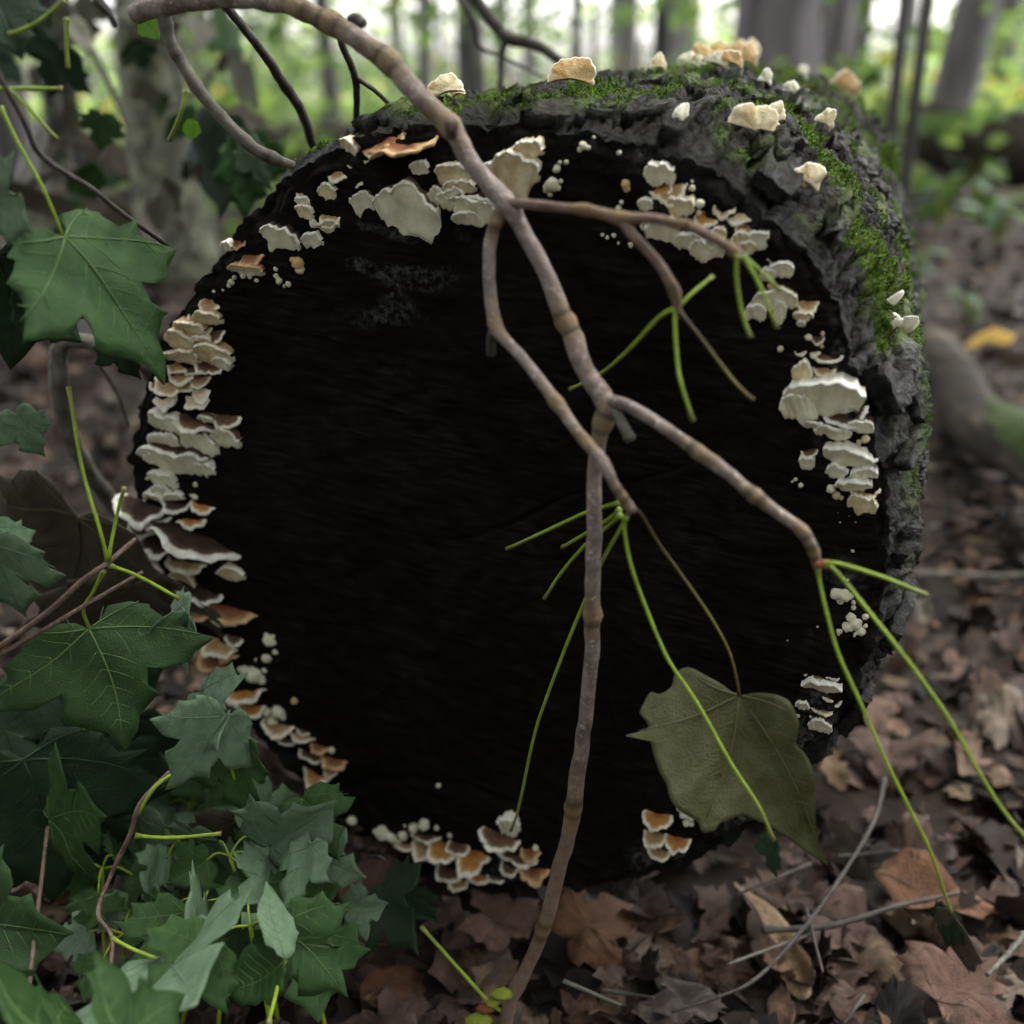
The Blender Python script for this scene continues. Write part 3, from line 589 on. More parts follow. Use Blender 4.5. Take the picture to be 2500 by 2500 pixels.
BF = "bracket_fungus"; YF = "young_fungus"; GB = "white buttons dotted along the rim"
FUNGI = [
 (BF, "rusty frilled bracket with big white fan below, under the top rim of the log", "B", [('s', 380, 800, 400, 90, "rust", 6), ('s', 300, 770, 220, 60, "rust", 14), ('s', 165, 850, 130, 70, "tan"), ('w', 130, 775, 100, 60, "cream", -30), ('w', 420, 1085, 345, 275, "brown", 2), ('w', 195, 1065, 140, 110, "brown"), ('w', 490, 890, 100, 80), ('w', 585, 1040, 110, 90), ('s', 60, 920, 150, 80, "tan"), ('s', 150, 960, 110, 60, "tan")]),
 (BF, "stacked cream brackets with an ear-like lobe, beside the thick bare stem", "B", [('w', 1005, 915, 250, 205, "cream", -8), ('w', 1065, 785, 150, 80, "cream", -6), ('w', 675, 920, 190, 110, "cream"), ('w', 870, 890, 95, 65), ('w', 650, 1045, 150, 110, None, 12), ('w', 770, 1060, 230, 70), ('w', 780, 1110, 210, 130), ('w', 735, 1150, 150, 65), ('w', 700, 985, 170, 70, "cream")]),
 (YF, "string of white buttons beside the ear-like cream bracket", "B", [('b', 1250, 850, 14), ('b', 1217, 852, 12), ('b', 1200, 885, 21), ('b', 1175, 968, 40), ('b', 1150, 985, 24), ('b', 1165, 1020, 15), ('b', 1222, 950, 12), ('b', 1205, 985, 18)]),
 (YF, "pale knot of tiny buttons close under the bark edge at the top", "B", [('b', 1340, 765, 24), ('b', 1320, 785, 14), ('b', 1365, 775, 14), ('b', 1395, 720, 10)]),
 (YF, "single round white button above the small white fan", "B", [('b', 1527, 800, 13)]),
 (BF, "small lone white fan above the forked twig", "B", [('w', 1742, 915, 160, 105)]),
 (YF, "small tan knob beside the small lone white fan", "B", [('b', 1562, 965, 24, "tan"), ('b', 1568, 990, 20, "tan")]),
 (YF, "two white pinheads one above the other, beside the small white fan", "C", [('b', 192, 985, 17), ('b', 192, 950, 9)]),
 (YF, "sprinkle of tiny white specks at the fork of the upper twig", "B", [('b', 1440, 1230, 10), ('b', 1465, 1245, 10), ('b', 1500, 1235, 13), ('b', 1525, 1275, 9), ('b', 1540, 1060, 12), ('b', 1525, 1090, 16), ('b', 1625, 1245, 14), ('b', 1590, 1280, 18)]),
 (BF, "tan crusted bracket with a stalked cap, just behind the upper side twig", "C", [('s', 75, 1035, 180, 110, "tan"), ('s', 30, 1010, 120, 70, "orange"), ('w', 140, 1085, 145, 95, "cream"), ('w', 50, 1215, 190, 125), ('w', -45, 1075, 80, 55), ('w', -35, 1190, 70, 50), ('b', 232, 1068, 24), ('b', 227, 1115, 16)]),
 (BF, "tiered cream brackets with tan tops at the bend of the upper twig", "C", [('s', 370, 1110, 125, 80, "tan"), ('s', 440, 1155, 145, 60, "cream"), ('s', 270, 1160, 130, 90, "orange"), ('s', 480, 1215, 120, 70, "tan"), ('w', 545, 1260, 115, 90), ('w', 455, 1265, 110, 90, "cream"), ('w', 490, 1300, 90, 60, "cream"), ('w', 190, 1275, 175, 85), ('w', 265, 1310, 150, 100), ('w', 340, 1225, 80, 60, "cream"), ('w', 330, 1320, 80, 60)]),
 (BF, "curled white bracket with brown top right below the tiered brackets", "C", [('s', 640, 1370, 110, 50, "brown"), ('w', 665, 1415, 135, 80), ('w', 595, 1440, 80, 60)]),
 (BF, "spreading white bracket under a rust patch, crossed by a green leaf stalk", "C", [('s', 655, 1490, 150, 70, "rust"), ('w', 640, 1565, 225, 110, "brown", 4), ('w', 530, 1640, 115, 85), ('w', 665, 1635, 70, 110), ('w', 560, 1590, 90, 70)]),
 (BF, "little three-tier tan and white bracket on the right rim", "C", [('s', 795, 1615, 115, 65, "tan"), ('w', 778, 1655, 110, 45, "tan"), ('w', 768, 1697, 46, 30)]),
 (BF, "crumbly tan brackets above the largest white bracket on the right rim", "F", [('b', 803, 50, 19), ('s', 772, 118, 95, 60, "tan"), ('s', 838, 125, 70, 50, "tan"), ('s', 850, 70, 70, 40, "brown"), ('b', 655, 112, 18, "cream"), ('b', 876, 30, 12, "tan"), ('b', 872, 98, 11, "tan"), ('s', 895, 165, 170, 60, "brown")]),
 (BF, "cream lobe and orange cap resting on top of the largest white bracket", "F", [('w', 782, 235, 115, 95, "cream"), ('s', 890, 232, 125, 65, "tan"), ('s', 948, 245, 50, 40, "orange"), ('b', 942, 262, 10), ('b', 995, 272, 9)]),
 (BF, "largest white bracket, broad smooth sheet on the right rim", "F", [('w', 895, 365, 430, 175, "white", 3), ('w', 750, 420, 220, 170, "white", 16), ('b', 1030, 408, 25)]),
 (BF, "dark brown bracket with crinkled white margin below the largest white bracket", "F", [('s', 1000, 475, 250, 110, "dark"), ('w', 935, 545, 200, 65, "dark"), ('w', 1075, 520, 150, 65, "dark"), ('w', 850, 507, 125, 32, "dark")]),
 (YF, "cream pegs hanging between dark bracket and the stack of white shelves", "F", [('b', 1100, 583, 24, "cream"), ('b', 1068, 600, 15, "cream"), ('b', 1066, 630, 13, "cream")]),
 (BF, "stack of thick white wavy shelves on the right rim", "F", [('w', 1030, 672, 290, 95, "white", -8), ('w', 965, 752, 115, 70, "white", -16), ('w', 1095, 765, 150, 60, "white", 10), ('w', 1045, 825, 195, 60, "white", 4), ('b', 920, 845, 25), ('b', 940, 828, 13)]),
 (BF, "tan topped bracket at the foot of the stack of white shelves", "F", [('s', 1095, 870, 165, 60, "tan", 0), ('w', 1095, 925, 165, 100, "tan", -4), ('b', 950, 880, 20, "cream"), ('b', 975, 890, 12, "cream")]),
 (BF, "lone whitish bracket on a grey patch beside the stack of shelves", "F", [('s', 810, 660, 90, 60, "brown"), ('w', 798, 705, 85, 70)]),
 (YF, "faint sprinkle of white specks under the tan topped bracket", "F", [('b', 962, 966, 9), ('b', 985, 968, 9), ('b', 1000, 972, 8), ('b', 1015, 985, 7), ('b', 968, 1018, 6), ('b', 1050, 1018, 6), ('b', 1140, 1018, 8), ('b', 735, 795, 11), ('b', 762, 826, 14), ('b', 718, 806, 7), ('b', 1035, 1170, 10)]),
 (YF, "lumpy white growth close behind the splayed green leaf stalks", "F", [('b', 955, 1395, 34), ('b', 990, 1400, 36), ('b', 1020, 1405, 20), ('b', 970, 1430, 22), ('b', 935, 1400, 18), ('b', 1038, 1440, 12), ('b', 1038, 1468, 13), ('b', 1008, 1320, 14)]),
 (YF, "lacy white growth below the lumpy one on the lower right rim", "F", [('b', 1025, 1520, 26), ('b', 1050, 1550, 36), ('b', 1010, 1565, 36), ('b', 970, 1590, 26), ('b', 1075, 1590, 28), ('b', 1040, 1600, 30), ('b', 1100, 1562, 14), ('b', 995, 1634, 17), ('b', 1100, 1515, 17), ('b', 960, 1530, 9)]),
 (YF, "pair of white pinheads beside the lacy white growth", "F", [('b', 692, 1632, 15), ('b', 670, 1632, 8), ('b', 850, 1563, 10), ('b', 838, 1635, 7)]),
 (BF, "brown bracket with bright white crenellated margin on the lower right rim", "I", [('s', 870, 110, 200, 80, "brown", 0), ('s', 935, 100, 120, 70, "brown", 8), ('w', 880, 155, 215, 65, "white", 0), ('b', 790, 95, 16), ('b', 965, 95, 16), ('b', 905, 75, 13), ('b', 970, 125, 14)]),
 (BF, "small white fan and dot left of the tan tiers near the lower right rim", "I", [('w', 775, 258, 75, 45), ('b', 748, 315, 12)]),
 (BF, "tan and white tiers at the lowest point of the right rim", "I", [('s', 915, 222, 65, 65, "tan"), ('s', 930, 255, 95, 45, "tan"), ('s', 880, 290, 125, 60, "tan"), ('w', 868, 365, 130, 75), ('b', 815, 320, 10)]),
 (BF, "three orange caps with white margins hanging under the log", "H", [('s', 1735, 885, 145, 100, "orange", 6), ('s', 1722, 975, 130, 90, "tan"), ('s', 1740, 1045, 125, 75, "tan"), ('s', 1840, 1005, 125, 105, "orange")]),
 (YF, "crumbled white growth half hidden by the olive leaf", "I", [('b', 135, 800, 22), ('b', 155, 830, 30), ('b', 185, 850, 24), ('b', 165, 875, 22), ('b', 190, 885, 14)]),
 (BF, "long orange and brown bracket row along the bottom edge of the log", "H", [('s', 520, 965, 140, 50, "brown"), ('s', 410, 1005, 130, 60, "tan"), ('s', 530, 1040, 150, 110, "tan"), ('s', 620, 1055, 150, 130, "orange"), ('s', 640, 1160, 140, 80, "brown"), ('s', 770, 1100, 170, 150, "orange"), ('s', 690, 1215, 85, 75, "tan"), ('s', 800, 1175, 130, 70, "orange"), ('s', 890, 1175, 90, 60, "brown"), ('s', 1010, 1075, 190, 70, "brown"), ('s', 1070, 1050, 110, 90, "rust"), ('s', 1090, 1150, 165, 120, "rust"), ('s', 960, 1130, 90, 90, "brown"), ('s', 690, 1030, 110, 80, "brown"), ('b', 1090, 1010, 18)]),
 (YF, "heap of bright white buttons at the end of the bottom bracket row", "H", [('b', 290, 930, 42), ('b', 335, 950, 34), ('b', 395, 945, 28), ('b', 365, 970, 24), ('b', 450, 905, 27), ('b', 505, 888, 30), ('b', 350, 912, 12), ('b', 404, 893, 9), ('b', 570, 905, 14), ('b', 640, 945, 14), ('b', 255, 925, 20)]),
 (BF, "white fan over a brown white-rimmed cap, touched by a green leaf stalk", "H", [('w', 952, 890, 110, 95), ('s', 915, 985, 220, 110, "brown", 0)]),
 (YF, "lone white button between the bottom bracket rows", "H", [('b', 128, 865, 26)]),
 (YF, "tiny white dot on the bare lower part of the cut end", "H", [('b', 580, 682, 14)]),
 (BF, "rust caps with bright white margins, last of the lower left rim", "G", [('s', 1680, 495, 95, 70, "rust"), ('s', 1640, 540, 125, 50, "brown", -14), ('s', 1765, 570, 145, 80, "rust", 2), ('s', 1740, 622, 75, 45, "tan"), ('s', 1670, 655, 140, 90, "orange"), ('b', 1738, 498, 19)]),
 (BF, "ragged tan brackets between the white lumps and the rust caps", "G", [('s', 1470, 400, 140, 110, "tan"), ('s', 1600, 440, 125, 60, "tan"), ('s', 1515, 455, 100, 50, "brown"), ('s', 1600, 405, 70, 40, "brown")]),
 (YF, "soft white lumps just above the ragged tan brackets", "G", [('b', 1462, 295, 40), ('b', 1405, 300, 26), ('b', 1430, 345, 30), ('b', 1480, 315, 26), ('b', 1545, 237, 21, "tan")]),
 (BF, "plain orange brackets above the pale drooping maple leaf", "G", [('s', 1300, 210, 220, 110, "orange", 0), ('s', 1325, 290, 165, 80, "orange")]),
 (YF, "scattered white knobs and a lobed one inside the lower left rim", "D", [('b', 1290, 1800, 34), ('b', 1335, 1820, 44), ('b', 1370, 1840, 28), ('b', 1265, 1790, 24), ('b', 1392, 1790, 20), ('b', 1398, 1732, 26), ('b', 1345, 1735, 15), ('b', 1446, 1695, 20), ('b', 1415, 1640, 36), ('b', 1400, 1612, 18), ('b', 1435, 1615, 16)]),
 (BF, "crumpled tan and brown brackets where the left rim turns under", "D", [('s', 1150, 1780, 185, 90, "rust"), ('s', 1170, 1690, 170, 130, "tan"), ('s', 1250, 1640, 110, 80, "brown"), ('s', 1110, 1625, 120, 60, "rust"), ('s', 1210, 1720, 110, 90, "rust")]),
 (BF, "flat rust brown brackets below the wavy dark brackets on the left rim", "D", [('s', 1030, 1505, 230, 110, "rust"), ('s', 1235, 1515, 230, 110, "rust"), ('s', 1180, 1540, 150, 60, "brown")]),
 (BF, "pale tan brackets with a hanging white lobe under the wavy dark brackets", "D", [('s', 1050, 1395, 260, 100, "dark", -14), ('w', 960, 1350, 130, 170, "tan"), ('s', 990, 1260, 200, 80, "tan"), ('w', 1215, 1280, 135, 70, "cream")]),
 (BF, "wavy dark brown brackets edged with a thin white line on the left rim", "D", [('s', 1020, 1120, 450, 120, "dark", -14), ('s', 870, 1165, 240, 80, "dark", -6), ('s', 750, 1075, 140, 70, "dark"), ('s', 900, 1090, 220, 60, "dark", -12)]),
 (BF, "curling dark rust bracket jutting out past the left edge of the log", "D", [('s', 770, 975, 270, 110, "dark", -4), ('s', 700, 950, 130, 80, "dark", 10), ('s', 850, 990, 140, 70, "dark")]),
 (BF, "orange caps beside a white edged brown shelf on the left rim", "D", [('s', 940, 940, 170, 80, "dark", -4), ('s', 1080, 945, 125, 80, "orange", -18), ('s', 1020, 1025, 155, 65, "orange", 12)]),
 (BF, "round white cushion with small white lobes on the left rim", "D", [('w', 865, 795, 140, 95, "white"), ('w', 870, 860, 110, 85), ('w', 820, 885, 100, 40), ('w', 925, 880, 95, 40), ('b', 1025, 885, 20), ('b', 1005, 878, 13), ('b', 1025, 822, 15), ('b', 772, 790, 9)]),
 (BF, "widest white cluster with brown tops on the left rim", "D", [('s', 1045, 520, 240, 80, "brown", -8), ('s', 1195, 500, 140, 90, "brown"), ('w', 1195, 585, 145, 95, "brown"), ('w', 1050, 605, 180, 130, "brown"), ('w', 880, 500, 160, 110), ('w', 870, 590, 165, 85, "dark"), ('w', 930, 690, 340, 130, "dark"), ('w', 1070, 735, 130, 80), ('w', 840, 690, 140, 80, "dark"), ('w', 1090, 475, 75, 35, "brown")]),
 (BF, "cream coloured overlapping caps midway up the left rim", "D", [('s', 880, 395, 130, 80, "cream"), ('s', 1040, 400, 115, 85, "cream"), ('s', 915, 330, 200, 90, "tan"), ('s', 1050, 290, 105, 60, "tan"), ('s', 1060, 360, 95, 70, "cream"), ('s', 960, 270, 150, 70, "tan"), ('s', 830, 320, 80, 40, "tan")]),
 (BF, "ruffled white brackets over brown ones in the upper left rim column", "D", [('w', 1120, 135, 195, 110, "tan"), ('w', 960, 145, 180, 60, "tan"), ('w', 1175, 185, 95, 60), ('s', 1020, 230, 110, 55, "brown"), ('s', 1110, 225, 150, 60, "brown"), ('s', 940, 215, 130, 60, "tan"), ('w', 1010, 160, 80, 60, "cream"), ('s', 1120, 60, 130, 80, "brown")]),
 (BF, "topmost ruffled white brackets of the left rim column", "A", [('s', 1100, 1615, 100, 80, "tan"), ('w', 1095, 1665, 140, 70, "tan"), ('s', 1035, 1675, 90, 50, "tan"), ('w', 1010, 1715, 155, 60, "tan"), ('w', 955, 1785, 145, 90, "tan"), ('s', 1050, 1760, 110, 80, "tan"), ('w', 1070, 1785, 90, 50, "cream")]),
 (BF, "brown topped bracket with white margin beside a trail of specks", "A", [('s', 1320, 1360, 140, 100, "rust", 0), ('w', 1305, 1415, 180, 55, "rust"), ('b', 1275, 1443, 18), ('b', 1310, 1448, 14), ('b', 1345, 1470, 12), ('b', 1212, 1478, 18), ('b', 1200, 1497, 12), ('b', 1228, 1455, 12), ('b', 1120, 1528, 8), ('b', 1170, 1520, 9)]),
 (YF, "trail of white specks beside the brown topped bracket", "A", [('b', 1445, 1410, 13), ('b', 1447, 1447, 14), ('b', 1462, 1473, 17), ('b', 1512, 1490, 17), ('b', 1490, 1500, 9)]),
 (BF, "white and rust scrap on the burnt upper left edge", "A", [('s', 1255, 1285, 75, 50, "rust"), ('w', 1200, 1292, 55, 45, "white")]),
 (BF, "broad white fan with a crescent beside it, upper left of the cut end", "A", [('w', 1490, 1250, 205, 125, "white", -10), ('w', 1640, 1262, 110, 75, "white", 10)]),
 (YF, "single tan lump under the broad white fan", "A", [('b', 1565, 1380, 34, "tan"), ('b', 1572, 1410, 30, "cream"), ('b', 1540, 1365, 22, "tan")]),
 (BF, "knobbly tan and white brackets left of the big white fan", "A", [('s', 1620, 1020, 130, 80, "tan"), ('w', 1600, 1060, 80, 50), ('w', 1610, 1115, 95, 75, "cream"), ('b', 1645, 1172, 24), ('w', 1728, 1015, 95, 95, "cream"), ('s', 1745, 1150, 140, 100, "tan"), ('w', 1735, 1190, 120, 60, "tan"), ('s', 1800, 1180, 70, 60, "tan")]),
]
for f in FUNGI: fungus(f[0], f[1], f[2], f[3])
BARKF = [
 ("cream ear fungus on the mossy crest, close to the bare stem", "B", [(635, 500, 160, 80, "cream", 40), (690, 520, 60, 50, "tan", 30)]),
 ("orange bracket with frilled pale margin on the crest of the log", "B", [(1270, 430, 225, 95, "orange", 55), (1340, 410, 90, 60, "cream", 50)]),
 ("large cream cup bracket on the bark beside bright moss", "C", [(500, 690, 260, 120, "cream", 55), (590, 660, 110, 80, "cream", 45), (420, 665, 110, 70, "cream", 55)]),
 ("small cream bracket beside the moss stripe on the bark", "C", [(765, 965, 150, 85, "cream", 50), (720, 985, 60, 40, "tan", 40)]),
 ("tiny cream tuft on grey bark behind the large cream cup", "C", [(860, 660, 85, 65, "cream", 45)]),
 ("small white knob on the bark edge in front of the large cream cup", "C", [(110, 670, 85, 80, "white", 40)]),
 ("orange bracket inside the dark hollow at the far end", "C", [(975, 470, 150, 65, "orange", 20)]),
 ("white shred of fungus at the crest below the white snag", "C", [(15, 370, 70, 55, "cream", 50)]),
 ("purplish white curled bracket on the right edge of the bark", "C", [(1190, 1700, 80, 45, "white", 30), (1250, 1720, 100, 80, "dark", 10)]),
 ("small white spike of fungus above the purplish curled bracket", "C", [(1195, 1590, 35, 60, "white", 40)]),
 ("weathered greyish bracket on the bark towards the far end", "C", [(560, 445, 60, 50, "white", 40), (690, 500, 70, 45, "white", 40), (750, 410, 60, 45, "white", 40)]),
 ("faded tan bracket colony on the far crest of the log", "C", [(170, 350, 90, 50, "white", 45), (240, 320, 100, 70, "tan", 50), (330, 310, 120, 80, "tan", 50), (420, 300, 110, 70, "orange", 45), (300, 350, 110, 50, "rust", 40), (390, 350, 110, 50, "tan", 40), (470, 330, 100, 70, "tan", 50), (230, 360, 80, 40, "rust", 40), (500, 290, 80, 60, "cream", 50)]),
]
for lb, reg, caps in BARKF: bark_fungus(BF, lb, reg, caps)

# ------------------------------------------------------------------ twigs
def twig_mesh(name, pts, matname, nodes=(), seg=12, rough=0.10, seed=1):
    """pts: rows of (px, py, off from the cut face, half width px); nodes: places (px, py) with a swollen ring"""
    W = np.array([[*on_face(x, y, off), hw * pxm(on_face(x, y, off))] for x, y, off, hw in pts])
    ln = np.linalg.norm(np.diff(W[:, :3], axis=0), axis=1).sum(); n = max(12, int(ln / 0.0035))
    S = spline(W, n); P, rad = S[:, :3], np.maximum(S[:, 3] * 0.93, 1e-4)
    rad = rad * (1 + 0.07 * perlin(np.stack([np.arange(n) * 0.13, np.full(n, seed * 3.3), np.full(n, W[0, 0] * 50)], -1)))
    wob = np.stack([perlin(np.stack([P[:, 0] * 60 + k * 9 + seed, P[:, 1] * 60, P[:, 2] * 60], -1)) for k in range(3)], -1); P = P + wob * rad[:, None] * 0.18
    node = np.zeros(n); ring = np.zeros(n)
    for nx, ny in nodes:
        i = int(np.argmin([np.linalg.norm(q - (CAM + ray(nx, ny) * ((q - CAM) @ FW))) for q in P])); d = np.linalg.norm(P - P[i], axis=1)
        g = np.exp(-(d / (rad[i] * 0.9)) ** 2); rad = rad * (1 + (0.12 + 0.2 * ((nx * 7 + ny) % 10) / 10) * g); node = np.maximum(node, np.exp(-(d / (rad[i] * 2.2)) ** 2) * 0.75)
        ring = np.maximum(ring, np.exp(-((d - rad[i] * 0.9) / (rad[i] * 0.22)) ** 2) * 0.85)
    V, F, L = tube_geo(P, rad, seg, rough, seed)
    ad = lambda a: np.concatenate([np.repeat(a, seg), [a[0], a[-1]]])
    low = 0.8 * sstep(-0.02, 0.14, FC[2] - 0.05 - P[:, 2]) if matname == "twig" else np.zeros(n)
    return V, F, {"node": ad(node), "ring": ad(ring), "low": ad(low)}
def add_twig(root, name, pts, matname, nodes=(), **kw):
    V, F, A = twig_mesh(name, pts, matname, nodes, **kw); l = np.array(root.location)
    return link(name, mesh(name, V - l, F, M[matname], A), root)
def add_petiole(root, name, pts, hw=4.5, off=0.09, matname="petiole"):
    rows = [(x, y, (p[2] if len(p) > 2 else off), 1) for p in pts for x, y in [p[:2]]]
    W = np.array([on_face(x, y, o) for x, y, o, _ in rows]); s = pxm(W[0])
    n = max(14, int(np.linalg.norm(np.diff(W, axis=0), axis=1).sum() / 0.005)); P = spline(W, n)
    t = np.linspace(0, 1, n); rad = s * hw * (1 + 0.9 * np.exp(-(t / 0.06) ** 2) + 0.45 * np.exp(-((1 - t) / 0.03) ** 2))
    V, F, L = tube_geo(P, rad, 8, 0.05, len(pts)); al = np.concatenate([np.repeat(t, 8), [0, 1]])
    return link(name, mesh(name, V - np.array(root.location), F, M[matname], {"along": al}), root)

BR = thing("bare_branch", "long bare maple branch with lime leaf stalks hanging across the cut end", "branch", on_face(1447, 1499, 0.09))
add_twig(BR, "stem", [(330, 40, 0.03, 24), (373, 19, 0.03, 27), (466, 4, 0.03, 26), (560, -6, 0.03, 26), (652, 3, 0.035, 26), (727, 19, 0.04, 26), (810, 56, 0.04, 28), (885, 102, 0.045, 27), (940, 140, 0.045, 28), (1010, 219, 0.05, 26), (1098, 312, 0.055, 26), (1145, 387, 0.06, 26), (1190, 445, 0.062, 25), (1243, 506, 0.065, 28), (1270, 553, 0.066, 21), (1326, 652, 0.07, 22), (1373, 764, 0.073, 24), (1401, 825, 0.075, 26), (1429, 907, 0.08, 25), (1478, 985, 0.085, 28), (1471, 1030, 0.086, 22), (1461, 1080, 0.088, 20), (1452, 1154, 0.09, 19), (1450, 1312, 0.092, 20), (1447, 1499, 0.094, 21), (1443, 1620, 0.094, 20), (1424, 1786, 0.09, 19), (1401, 1954, 0.09, 22), (1387, 2043, 0.09, 19), (1350, 2182, 0.092, 20), (1326, 2266, 0.095, 19), (1284, 2369, 0.10, 18), (1247, 2438, 0.105, 19), (1232, 2520, 0.11, 18)], "twig", [(730, 22), (812, 58), (945, 150), (1100, 318), (1385, 790), (1474, 1030), (1447, 1500), (1401, 1964), (1326, 2262)], seg=16)
SB = {}
def side(name, pts, nodes=(), m="twig", **kw): return add_twig(BR, name, pts, m, nodes, **kw)
side("side_twig", [(1232, 500, 0.064, 16), (1219, 522, 0.066, 18), (1200, 582, 0.07, 17), (1194, 652, 0.075, 16), (1201, 755, 0.08, 17), (1212, 801, 0.085, 18), (1240, 835, 0.088, 15), (1280, 879, 0.092, 15), (1350, 972, 0.10, 16), (1415, 1061, 0.108, 15), (1471, 1126, 0.115, 17), (1499, 1182, 0.115, 14), (1527, 1222, 0.115, 15), (1543, 1247, 0.113, 14)], [(1217, 545), (1206, 790), (1352, 974), (1425, 1075), (1520, 1210)])
side("stub", [(1207, 795, 0.084, 14), (1198, 830, 0.08, 13), (1199, 864, 0.077, 12)], m="twig_dark")
side("side_twig", [(1243, 497, 0.066, 14), (1262, 495, 0.067, 15), (1340, 505, 0.07, 13), (1424, 512, 0.072, 14), (1517, 533, 0.075, 17), (1592, 532, 0.078, 13), (1666, 549, 0.08, 14), (1702, 562, 0.082, 15), (1758, 590, 0.085, 14), (1791, 615, 0.085, 15), (1812, 631, 0.085, 12)], [(1424, 510), (1520, 535), (1670, 550), (1790, 614)], m="twig_low")
side("side_twig", [(1510, 532, 0.075, 14), (1530, 556, 0.077, 14), (1555, 587, 0.08, 14), (1601, 634, 0.083, 14), (1638, 689, 0.085, 14), (1652, 727, 0.085, 14), (1654, 775, 0.085, 9)], [(1640, 700), (1651, 725)], m="twig_low")
side("side_twig", [(1487, 978, 0.086, 18), (1527, 988, 0.088, 17), (1601, 1028, 0.09, 18), (1656, 1068, 0.092, 17), (1708, 1107, 0.093, 19), (1786, 1163, 0.094, 17), (1838, 1205, 0.095, 18), (1889, 1247, 0.095, 16), (1954, 1294, 0.095, 16), (1982, 1340, 0.095, 16), (1996, 1385, 0.095, 12)], [(1712, 1108), (1845, 1212), (1960, 1300), (1985, 1345)])
side("stub", [(1495, 995, 0.086, 16), (1517, 1030, 0.09, 15), (1541, 1075, 0.094, 14)], [(1535, 1065)], m="twig_grey")
side("side_twig", [(385, 10, 0.03, 20), (396, 32, 0.03, 18), (410, 84, 0.03, 16), (433, 135, 0.03, 16), (470, 200, 0.03, 16), (526, 270, 0.03, 15), (605, 349, 0.028, 15), (666, 387, 0.02, 16), (717, 405, 0.012, 12)], [(405, 60), (430, 133), (470, 203), (530, 272), (605, 350), (660, 385)], m="twig_grey")
side("stub", [(855, 50, 0.04, 13), (870, 45, 0.04, 13), (887, 60, 0.042, 12)], m="twig_dark")
side("cut_knot", [(1098, 322, .060, 19), (1100, 312, .070, 21), (1101, 304, .078, 20)], m="twig_low")
side("side_twig", [(826, 70, 0.035, 9), (835, 110, 0.0, 9), (866, 186, -0.06, 10), (871, 261, -0.1, 9), (866, 326, -0.13, 8)], m="twig_dark")
side("side_twig", [(868, 188, -0.06, 7), (920, 225, -0.09, 6), (977, 280, -0.12, 5)], m="twig_dark")
side("side_twig", [(545, 5, 0.03, 14), (560, 25, 0.02, 13), (615, 93, -0.02, 12), (661, 154, -0.05, 13), (699, 214, -0.08, 14), (736, 270, -0.1, 13), (764, 354, -0.13, 12)], [(700, 215)], m="twig_dark")
for p in [
  [(1655, 750, .085), (1611, 773, .088), (1527, 861, .07), (1466, 912, .055), (1391, 951, .05)],
  [(1655, 752, .085), (1668, 738, .084), (1693, 713, .08), (1740, 675, .07)],
  [(1648, 760, .086), (1648, 800, .09), (1654, 885, .095), (1664, 940, .1), (1692, 1028, .1)],
  [(1800, 622), (1798, 660), (1801, 705), (1814, 773), (1833, 824)],
  [(1814, 627), (1832, 655), (1851, 689), (1875, 745), (1898, 801)],
  [(1818, 626, .08), (1838, 645, .075), (1861, 666, .07), (1903, 708, .06)],
  [(1540, 1240, .112), (1527, 1270, .10), (1471, 1368, .085), (1420, 1485, .08), (1378, 1587, .08), (1336, 1699, .075), (1303, 1800, .07), (1266, 1973, .05), (1247, 2028, .035)],
  [(1528, 1262, .11), (1524, 1290, .11), (1541, 1382, .11), (1583, 1499, .11), (1629, 1606, .112), (1675, 1675, .113), (1716, 1740, .115), (1786, 1866, .118), (1852, 1968, .12), (1889, 2052, .12)],
  [(1512, 1228, .10), (1480, 1236, .085), (1429, 1252, .075), (1359, 1284, .065), (1238, 1340, .05)],
  [(1512, 1245, .09), (1480, 1272, .075), (1429, 1303, .06), (1373, 1336, .05)],
  [(1514, 1258, .095), (1478, 1290, .08), (1429, 1330, .07), (1368, 1401, .06), (1329, 1461, .055)],
  [(1992, 1375, .095), (2024, 1373, .1), (2056, 1378, .1), (2159, 1410, .09), (2261, 1452, .08)],
  [(1994, 1378, .095), (2024, 1380, .1), (2066, 1424, .1), (2126, 1499, .105), (2196, 1587, .11), (2275, 1694, .11), (2327, 1772, .11), (2392, 1889, .11), (2452, 1982, .11), (2512, 2055, .11)],
  [(1996, 1385, .095), (2001, 1420, .096), (2019, 1499, .1), (2047, 1597, .105), (2103, 1721, .11), (2159, 1851, .11), (2220, 1973, .11), (2266, 2066, .11), (2299, 2159, .108), (2321, 2226, .105)],
  [(1230, 2470, .107), (1196, 2448, .11), (1120, 2365, .11), (1028, 2262, .11)]]:
    add_petiole(BR, "leaf_stalk", p, 4.6)
add_petiole(BR, "leaf_stalk", [(1660, 762, .086), (1707, 820, .09), (1763, 894, .09), (1800, 940, .09), (1840, 978, .09)], 4.2, matname="petiole_brown")
add_petiole(BR, "leaf_stalk", [(1545, 1248, .112), (1564, 1254, .11), (1611, 1331, .1), (1662, 1401, .095), (1730, 1499, .09), (1777, 1583, .085), (1797, 1650, .082), (1805, 1698, .08)], 3.8, matname="petiole_brown")
def add_bud(root, px, py, off, r, m):
    V, F = lump_mesh(int(px) % 7); p = on_face(px, py, off); s = r * pxm(p)
    o = link("bud", mesh("bud", V * s * np.array([1.5, 0.8, 0.8]), F, M[m]), root); o.location = Vector(p - np.array(root.location)); return o
add_bud(BR, 1226, 2425, .11, 18, "bud"); add_bud(BR, 1170, 2490, .115, 22, "bud"); add_bud(BR, 1185, 2462, .112, 16, "bud_red"); add_bud(BR, 1202, 2450, .112, 12, "bud"); add_bud(BR, 2010, 1377, .098, 14, "bud_red")

